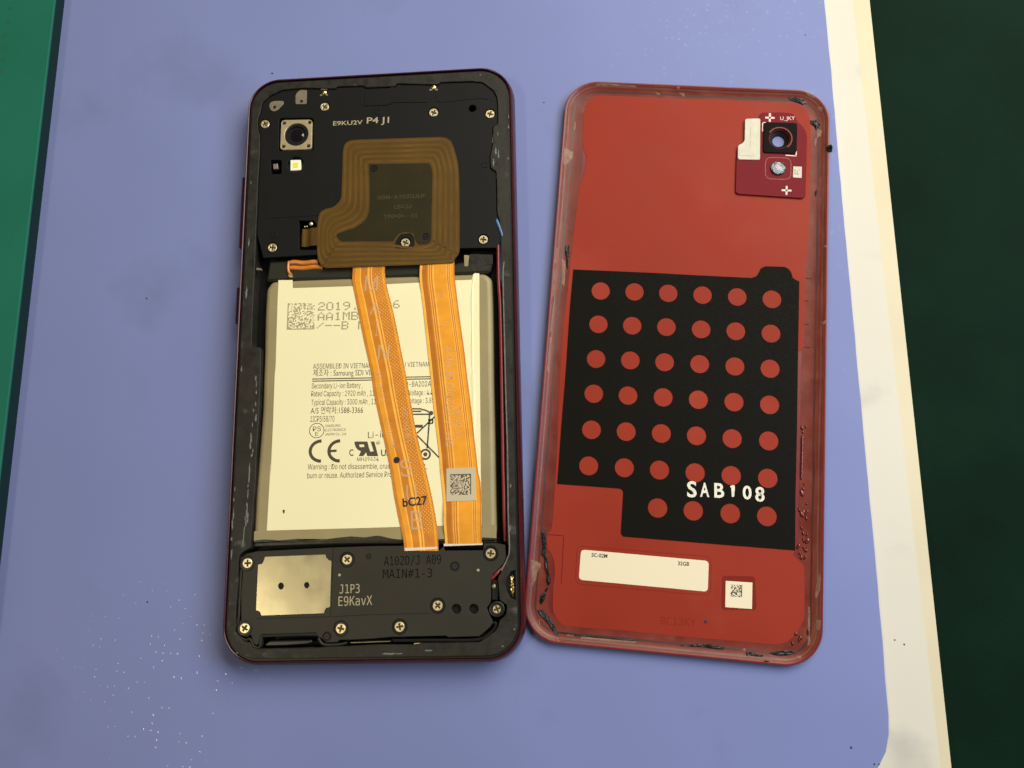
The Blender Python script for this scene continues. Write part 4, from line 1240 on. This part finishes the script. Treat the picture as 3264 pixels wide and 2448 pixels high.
for ch, a, b, hh in (('S', [(2.38,-35.21)][0], [(4.64,-35.07)][0], 3.55), ('A', [(5.40,-34.89)][0], [(7.50,-34.79)][0], 3.15), ('B', [(8.69,-34.82)][0], [(10.99,-34.71)][0], 3.25),
                     ('0', [(15.28,-34.66)][0], [(17.34,-34.56)][0], 3.0), ('8', [(18.18,-34.92)][0], [(20.33,-34.81)][0], 3.2)):
    text(stamp, ch, a, b, hh, Zf + 0.165, 0.022, 0.02)

cap(stamp, [ccw([(12.21,-31.99),(12.59,-31.70),(13.25,-31.60),(13.37,-32.21),(13.27,-34.22),(12.98,-34.43),(12.73,-34.32),(12.61,-32.98),(12.52,-32.33)])], Zf + 0.165)
# camera window panel
panel_edge = [(10.86,51.04),(10.93,42.36),(11.62,41.79),(27.47,41.52),(28.24,42.09),(28.32,58.28),(27.96,59.95),(27.03,61.42),(25.87,62.46),(25.23,64.04),(24.69,64.66),(21.95,64.87),(16.77,64.53),(16.23,63.06),(15.29,62.80),(13.16,62.44),(12.80,61.74),(12.89,56.50),(11.85,55.53),(11.00,54.73)]
gz = 1.5
ring_hole = circle(lens_c, 2.5, 32)
panel = plate('camera_panel', soften(panel_edge, 0.4, 3), Zf, gz, 'panel_maroon', cover, [ring_hole], 0.08)
lw = plate('foam_pad', soften([(12.63,62.47),(16.47,62.79),(16.72,51.24),(11.17,51.09),(11.07,54.96),(12.19,55.61),(12.70,56.39)], 0.55, 4), gz, gz + 0.25, 'foam_white', panel, bevel=0.08)
plate('foam_ridge', soften([(14.05,60.37),(15.27,60.43),(15.42,52.21),(11.60,52.10),(11.56,53.60),(14.12,54.06)], 0.4, 3), gz + 0.25, gz + 0.31, 'foam_white', lw, bevel=0.04)
gsk = plate('lens_gasket', soften([(17.37,61.72),(25.76,61.89),(25.74,53.41),(17.39,53.28)], 0.9, 4), gz, gz + 0.35, 'gasket_black', panel, [circle(lens_c, 2.75, 36)], 0.1)
cone = MB()
gm = [(21.39,57.33)][0]
loft(cone, [[(x, y, z) for x, y in circle((lens_c[0] + dx, lens_c[1]), r, 36)] for r, z, dx in ((2.74, gz + 0.1, 0), (2.5, 0.9, 0), (1.55, 0.3, 0), (1.5, 0.06, 0))])
cone.build('lens_ring', 'deep_black', panel, 30)
rib = MB()
arc = [(lens_c[0] + 3.0 * math.cos(a), lens_c[1] + 3.0 * math.sin(a)) for a in [math.radians(-50 + 200 * k / 30) for k in range(31)]]
stroke(rib, arc, 0.32, gz + 0.365)
rib.build('gasket_glue', 'adhesive', panel)
fw = [(18.14,52.17),(24.49,52.25),(24.54,46.38),(18.21,46.29)]
m = MB()
stroke(m, soften(fw, 1.6, 5), 0.16, gz + 0.008, True)
m.build('window_groove', 'shell_red', panel)
lc2 = [(21.31,49.28)][0]
dome = MB()
loft(dome, [[(x, y, z) for x, y in circle(lc2, r, 32)] for r, z in ((1.98, gz), (1.95, gz + 0.25), (1.75, gz + 0.5), (1.3, gz + 0.7), (0.7, gz + 0.8))], True, True)
dome.build('flash_lens', 'clear_lens', panel, 25)
plate('flash_reflector', circle(lc2, 1.9, 24), gz, gz + 0.02, 'reflector', panel)
tg = plate('paper_tag', [(25.07,49.99),(27.18,49.99),(27.18,46.97),(25.06,47.00)], gz, gz + 0.06, 'foam_white', panel)
pp = print_layer('printed_text', 'panel_print', panel)
zpp = gz + 0.012
text(pp, 'U_JKY', [(21.57,62.64)][0], [(25.21,62.88)][0], 1.0, zpp, 1e-7)
for pts, wdt in (([(17.75,63.17),(20.10,63.18)], 0.5), ([(18.91,64.45),(18.91,62.04)], 0.5), ([(22.34,43.39),(24.75,43.40)], 0.45), ([(23.55,44.61),(23.54,42.19)], 0.45),
                 ([(17.03,61.74),(17.99,61.79)], 0.24), ([(17.12,61.85),(17.19,59.21)], 0.24), ([(23.09,52.97),(25.83,52.88)], 0.24), ([(25.74,54.23),(25.71,52.71)], 0.24)):
    stroke(pp, pts, wdt, zpp + 0.001 * (wdt * 2))
tp = print_layer('code_cells', 'ink_light', panel)
code_cells(tp, [(25.35,49.26),(26.78,49.25),(26.77,47.77),(25.34,47.78)], 5, gz + 0.07, 4, 0.4, ())

# stickers
lb = soften([(-21.65,-49.54),(8.01,-49.63),(8.06,-56.62),(-21.70,-56.52)], 1.0, 5)
st1 = plate('name_label', lb, Zf, Zf + 0.08, 'label_cream', cover, bevel=0.02)
st1['label'] = 'long cream sticker reading SC-02M and 32GB'
s1 = print_layer('printed_text', 'ink_black', st1)
text(s1, 'SC-02M', [(-19.09,-50.98)][0], [(-15.39,-50.95)][0], 0.85, Zf + 0.095, 0.02)
text(s1, '32GB', [(0.96,-51.18)][0], [(3.58,-51.13)][0], 0.85, Zf + 0.095, 0.02)
rc = MB()
stroke(rc, soften([(-22.66,-48.79),(8.55,-48.66),(8.72,-57.41),(-22.39,-57.50)], 1.4, 4), 0.14, Zf + 0.006, True)
rc.build('label_recess', 'film_patch', cover)
ft = print_layer('worn_stamp', 'film_faint', cover)
text(ft, 'BC13KY', [(-2.28,-64.82)][0], [(5.69,-64.58)][0], 1.7, Zf + 0.008, mono=True)
st2 = plate('code_label', [(12.01,-53.78),(18.09,-53.65),(18.16,-59.56),(12.12,-59.71)], Zf, Zf + 0.08, 'label_cream', cover, bevel=0.02)
s2 = print_layer('code_cells', 'ink_black', st2)
code_cells(s2, [(13.24,-54.51),(15.81,-54.40),(15.84,-57.15),(13.25,-57.17)], 14, Zf + 0.095, 21, 0.5, ('r',))
plate('label_patch', soften([(11.15,-52.70),(18.62,-52.22),(19.27,-59.72),(11.30,-60.43)], 0.8, 4), Zf, Zf + 0.01, 'film_patch', cover)
# faint worn stamp, old glue dot and thin moulded marks on the film
mk = MB()
for pts in ([(28.84,20.69),(30.25,20.78)], [(28.65,14.83),(29.67,14.90)], [(28.67,8.87),(29.77,8.95)], [(28.61,3.08),(30.12,3.19)], [(-29.87,-46.72),(-25.97,-46.66)], [(-25.87,-46.83),(-25.68,-57.79)]):
    stroke(mk, pts, 0.14, Zf + 0.08)
mk.build('moulded_mark', 'panel_maroon', cover)
blob(circle([(7.91,-63.26)][0], 0.4, 9), Zf, 0.15, 6, 0.3, 9).build('lint', 'crumb_dark', cover)

# torn black glue left on the rim
glue = (
    ([(22.86,69.43),(25.18,69.84),(26.62,69.31),(28.06,68.57),(28.34,67.78),(27.37,67.44),(25.57,68.05),(23.77,68.57)], 0.35),
    ([(29.07,63.19),(29.78,63.12),(30.84,63.47),(31.64,63.02),(31.93,61.64),(31.06,60.81),(30.62,60.40),(30.16,61.56),(29.26,62.31)], 0.4),
    ([(33.05,55.21),(33.47,56.01),(34.26,56.25),(34.62,55.48),(34.46,54.31),(33.68,53.97),(33.14,54.63)], 0.7),
    ([(-30.97,25.71),(-29.83,25.78),(-29.79,23.73),(-29.81,21.01),(-29.78,19.20),(-30.27,20.08),(-30.44,22.33),(-30.86,23.67)], 0.3),
    ([(-31.26,-46.22),(-30.68,-45.46),(-30.33,-46.50),(-29.87,-47.72),(-29.90,-49.68),(-29.78,-51.62),(-30.24,-52.19),(-30.91,-51.72),(-30.56,-50.45),(-30.90,-47.98)], 0.5),
    ([(-30.06,-53.42),(-29.37,-53.00),(-28.95,-54.91),(-28.25,-56.96),(-28.26,-58.01),(-28.66,-58.66),(-29.09,-57.73),(-29.02,-56.32),(-29.61,-54.61)], 0.4),
    ([(-30.22,-60.45),(-29.28,-59.84),(-29.03,-60.34),(-29.23,-61.58),(-29.77,-62.67),(-30.20,-62.88),(-30.40,-62.03)], 0.4),
    ([(-30.98,-64.34),(-29.49,-64.03),(-27.76,-65.60),(-26.57,-67.21),(-25.75,-68.68),(-24.51,-69.93),(-24.61,-70.87),(-25.21,-71.19),(-26.03,-69.73),(-27.40,-67.97),(-28.41,-66.35),(-30.31,-64.97)], 0.35),
    ([(-25.76,-68.54),(-23.27,-68.79),(-19.73,-68.89),(-16.21,-68.91),(-12.70,-69.01),(-6.79,-68.63),(-6.07,-68.90),(-6.75,-69.22),(-10.94,-69.19),(-16.20,-69.16),(-21.47,-69.22),(-24.66,-69.00)], 0.2),
    ([(1.53,-68.93),(4.12,-68.86),(6.16,-68.30),(8.57,-68.20),(10.63,-68.34),(12.01,-68.46),(12.62,-68.83),(12.21,-69.15),(10.32,-69.21),(8.25,-68.90),(4.82,-69.05),(2.07,-69.22)], 0.3),
    ([(16.84,-69.21),(18.84,-68.99),(19.36,-69.44),(21.06,-69.36),(20.90,-69.88),(19.55,-70.00),(18.52,-69.77),(17.00,-70.16)], 0.35),
    ([(22.06,-68.85),(24.09,-68.33),(25.77,-67.93),(27.88,-67.81),(27.98,-68.47),(25.97,-69.15),(24.45,-69.46),(23.09,-69.26)], 0.35),
    ([(-30.18,-51.83),(-29.64,-51.79),(-29.07,-53.33),(-29.40,-53.71),(-30.01,-52.88)], 0.3),
    ([(-28.93,-58.59),(-28.48,-58.64),(-28.93,-59.81),(-29.42,-60.38),(-29.31,-59.50)], 0.25),
    ([(30.84,44.03),(31.10,44.24),(31.03,42.90),(30.78,42.12),(30.59,43.25)], 0.2),
    ([(20.96,-70.52),(22.23,-70.56),(22.07,-70.83),(20.89,-70.85)], 0.15),
)
for i, (pts, hgt) in enumerate(glue):
    zz = min(rim_z(p) for p in pts) + 0.02
    blob(pts, zz, hgt, 100 + i, 0.05, 40).build('glue_residue', 'glue_black', cover)
pale = (
    [(-26.41,70.62),(-23.26,70.76),(-19.55,70.62),(-14.93,70.52),(-15.09,70.10),(-19.52,70.11),(-24.15,70.10),(-26.19,70.11)],
    [(-10.77,69.27),(-9.28,68.93),(-9.44,68.41),(-10.19,68.68)], [(-4.53,69.35),(-3.06,69.21),(-2.93,68.30),(-3.96,68.77)], [(-5.21,70.59),(-4.49,70.73),(-4.37,70.12),(-4.91,70.10)],
    [(27.21,70.70),(28.28,70.85),(29.72,69.82),(30.09,69.03),(29.02,69.18),(27.93,69.93)], [(30.73,67.04),(31.98,66.70),(32.00,65.50),(31.10,66.06)], [(31.00,61.10),(32.07,60.36),(31.74,58.77),(30.86,58.33)], [(30.51,58.31),(30.86,58.14),(30.55,55.77),(30.27,56.93)],
    [(-33.16,52.23),(-30.62,51.36),(-30.85,49.56),(-31.67,48.13),(-32.69,47.09),(-33.11,47.86)], [(-31.04,59.87),(-30.67,59.89),(-30.67,57.27),(-31.05,57.45)],
    [(-31.49,22.04),(-30.48,21.42),(-30.30,14.68),(-31.11,15.52)], [(-32.98,24.75),(-32.64,24.55),(-32.77,20.46),(-33.19,20.43)], [(-33.09,19.08),(-32.75,18.88),(-32.74,11.72),(-33.12,11.69)], [(-32.74,10.38),(-32.47,10.40),(-32.56,2.47),(-32.98,2.44)], [(-32.91,1.57),(-32.49,1.60),(-32.32,-7.47),(-32.94,-7.52)],
    [(-33.25,-52.81),(-31.05,-53.33),(-30.71,-54.18),(-31.39,-55.82),(-31.78,-57.61),(-32.47,-59.07),(-32.58,-56.63)], [(-30.22,-65.99),(-30.03,-66.14),(-29.89,-69.05),(-30.06,-69.06)],
    [(-23.61,-68.89),(-21.85,-68.90),(-21.99,-69.34),(-23.40,-69.30)], [(-25.94,-69.60),(-25.26,-70.47),(-25.32,-70.82),(-25.89,-70.19)], [(-20.59,-69.21),(-14.45,-69.15),(-7.48,-69.02),(-7.62,-69.45),(-14.42,-69.66),(-20.56,-69.63)],
    [(16.29,-68.48),(16.96,-68.34),(16.90,-69.01),(16.39,-69.06)], [(28.30,-68.93),(29.31,-68.67),(28.99,-69.52),(28.48,-69.41)],
    [(32.57,-50.30),(33.25,-50.24),(33.13,-53.68),(32.48,-56.12),(32.13,-55.47)], [(32.38,-60.53),(33.40,-60.60),(33.09,-62.98),(32.41,-62.71)], [(30.69,-57.65),(31.21,-58.11),(31.18,-66.52),(30.67,-66.40)],
    [(32.87,29.18),(33.55,29.22),(33.48,28.66),(32.79,28.71)], [(32.63,9.54),(33.55,9.96),(33.39,9.05),(32.73,8.83)],
)
for i, pts in enumerate(pale):
    zz = max(rim_z(p) for p in pts) + 0.045
    lo = MB()
    cpts = resample(ccw(pts), 24, True)
    rr = random.Random(300 + i)
    cx, cy = sum(p[0] for p in cpts) / 24, sum(p[1] for p in cpts) / 24
    rings_p = []
    for s, dz in ((1.0, 0.05), (0.7, 0.09), (0.3, 0.1)):
        rings_p.append([(cx + (p[0] - cx) * s * (1 + rr.uniform(-.06, .06)), cy + (p[1] - cy) * s, rim_z((cx + (p[0] - cx) * s, cy + (p[1] - cy) * s)) + dz) for p in cpts])
    loft(lo, rings_p, True, True)
    lo.build('tape_scrap', 'tape_pale', cover, 50)
# glossy beads of melted glue along the edge of the pad
rnd = random.Random(77)
beads = [(28.59,-16.74),(29.46,-16.40),(28.78,-17.72),(28.71,-18.73),(28.81,-19.08),(28.63,-28.70),(29.35,-30.07),(29.11,-31.15),(28.87,-32.23),(29.95,-34.61),(28.34,-36.15),(30.07,-36.53),(28.96,-37.15),(29.92,-37.94),(29.13,-36.78),(28.93,-40.29),(29.30,-41.47),(30.16,-41.75),(29.41,-43.11),(30.27,-43.12),(28.33,-44.49),(29.96,-44.87),(28.25,-44.61),(29.73,-45.18),(28.62,-46.15),(28.98,-46.99),(29.84,-46.91),(30.07,-45.33),(29.46,-44.68),(28.82,-65.41),(28.11,-64.13),(27.39,-66.29),(30.81,-63.46),(29.14,-64.88)]
bead = MB()
rb = []
for r, z in ((1.0, -0.05), (0.95, 0.2), (0.75, 0.45), (0.4, 0.6)):
    rb.append([(x, y, z) for x, y in circle((0, 0), r, 14)])
loft(bead, rb, True, True)
bead = bead.build('glue_bead', 'glue_red', cover, 80)
for i, q in enumerate(beads):
    s = rnd.uniform(0.25, 0.55)
    o = bead if i == 0 else copy_part(bead, cover, 0, 0, 0)
    o.location = (q[0] * MM, q[1] * MM, (rim_z(q) + 0.06) * MM)
    o.scale = (s * rnd.uniform(0.5, 1.0), s * rnd.uniform(0.8, 1.9), 0.5)
    o.rotation_euler = (0, 0, rnd.uniform(-0.5, 0.5))
m = MB()
tb = smooth_path([(28.63,-19.19),(28.71,-21.53),(28.68,-23.87),(28.65,-25.85),(28.66,-28.35)], 6)
tube(m, [(x, y, rim_z((x, y)) + 0.12 + 0.03 * math.sin(i * 2.1)) for i, (x, y) in enumerate(tb)], 0.3, 10)
m.build('glue_bead', 'glue_red', cover, 70)

# ------------------------------------------------------------------ lettering last
run_text()
for mb, name, material, parent in PRINTS:
    mb.build(name, material, parent)
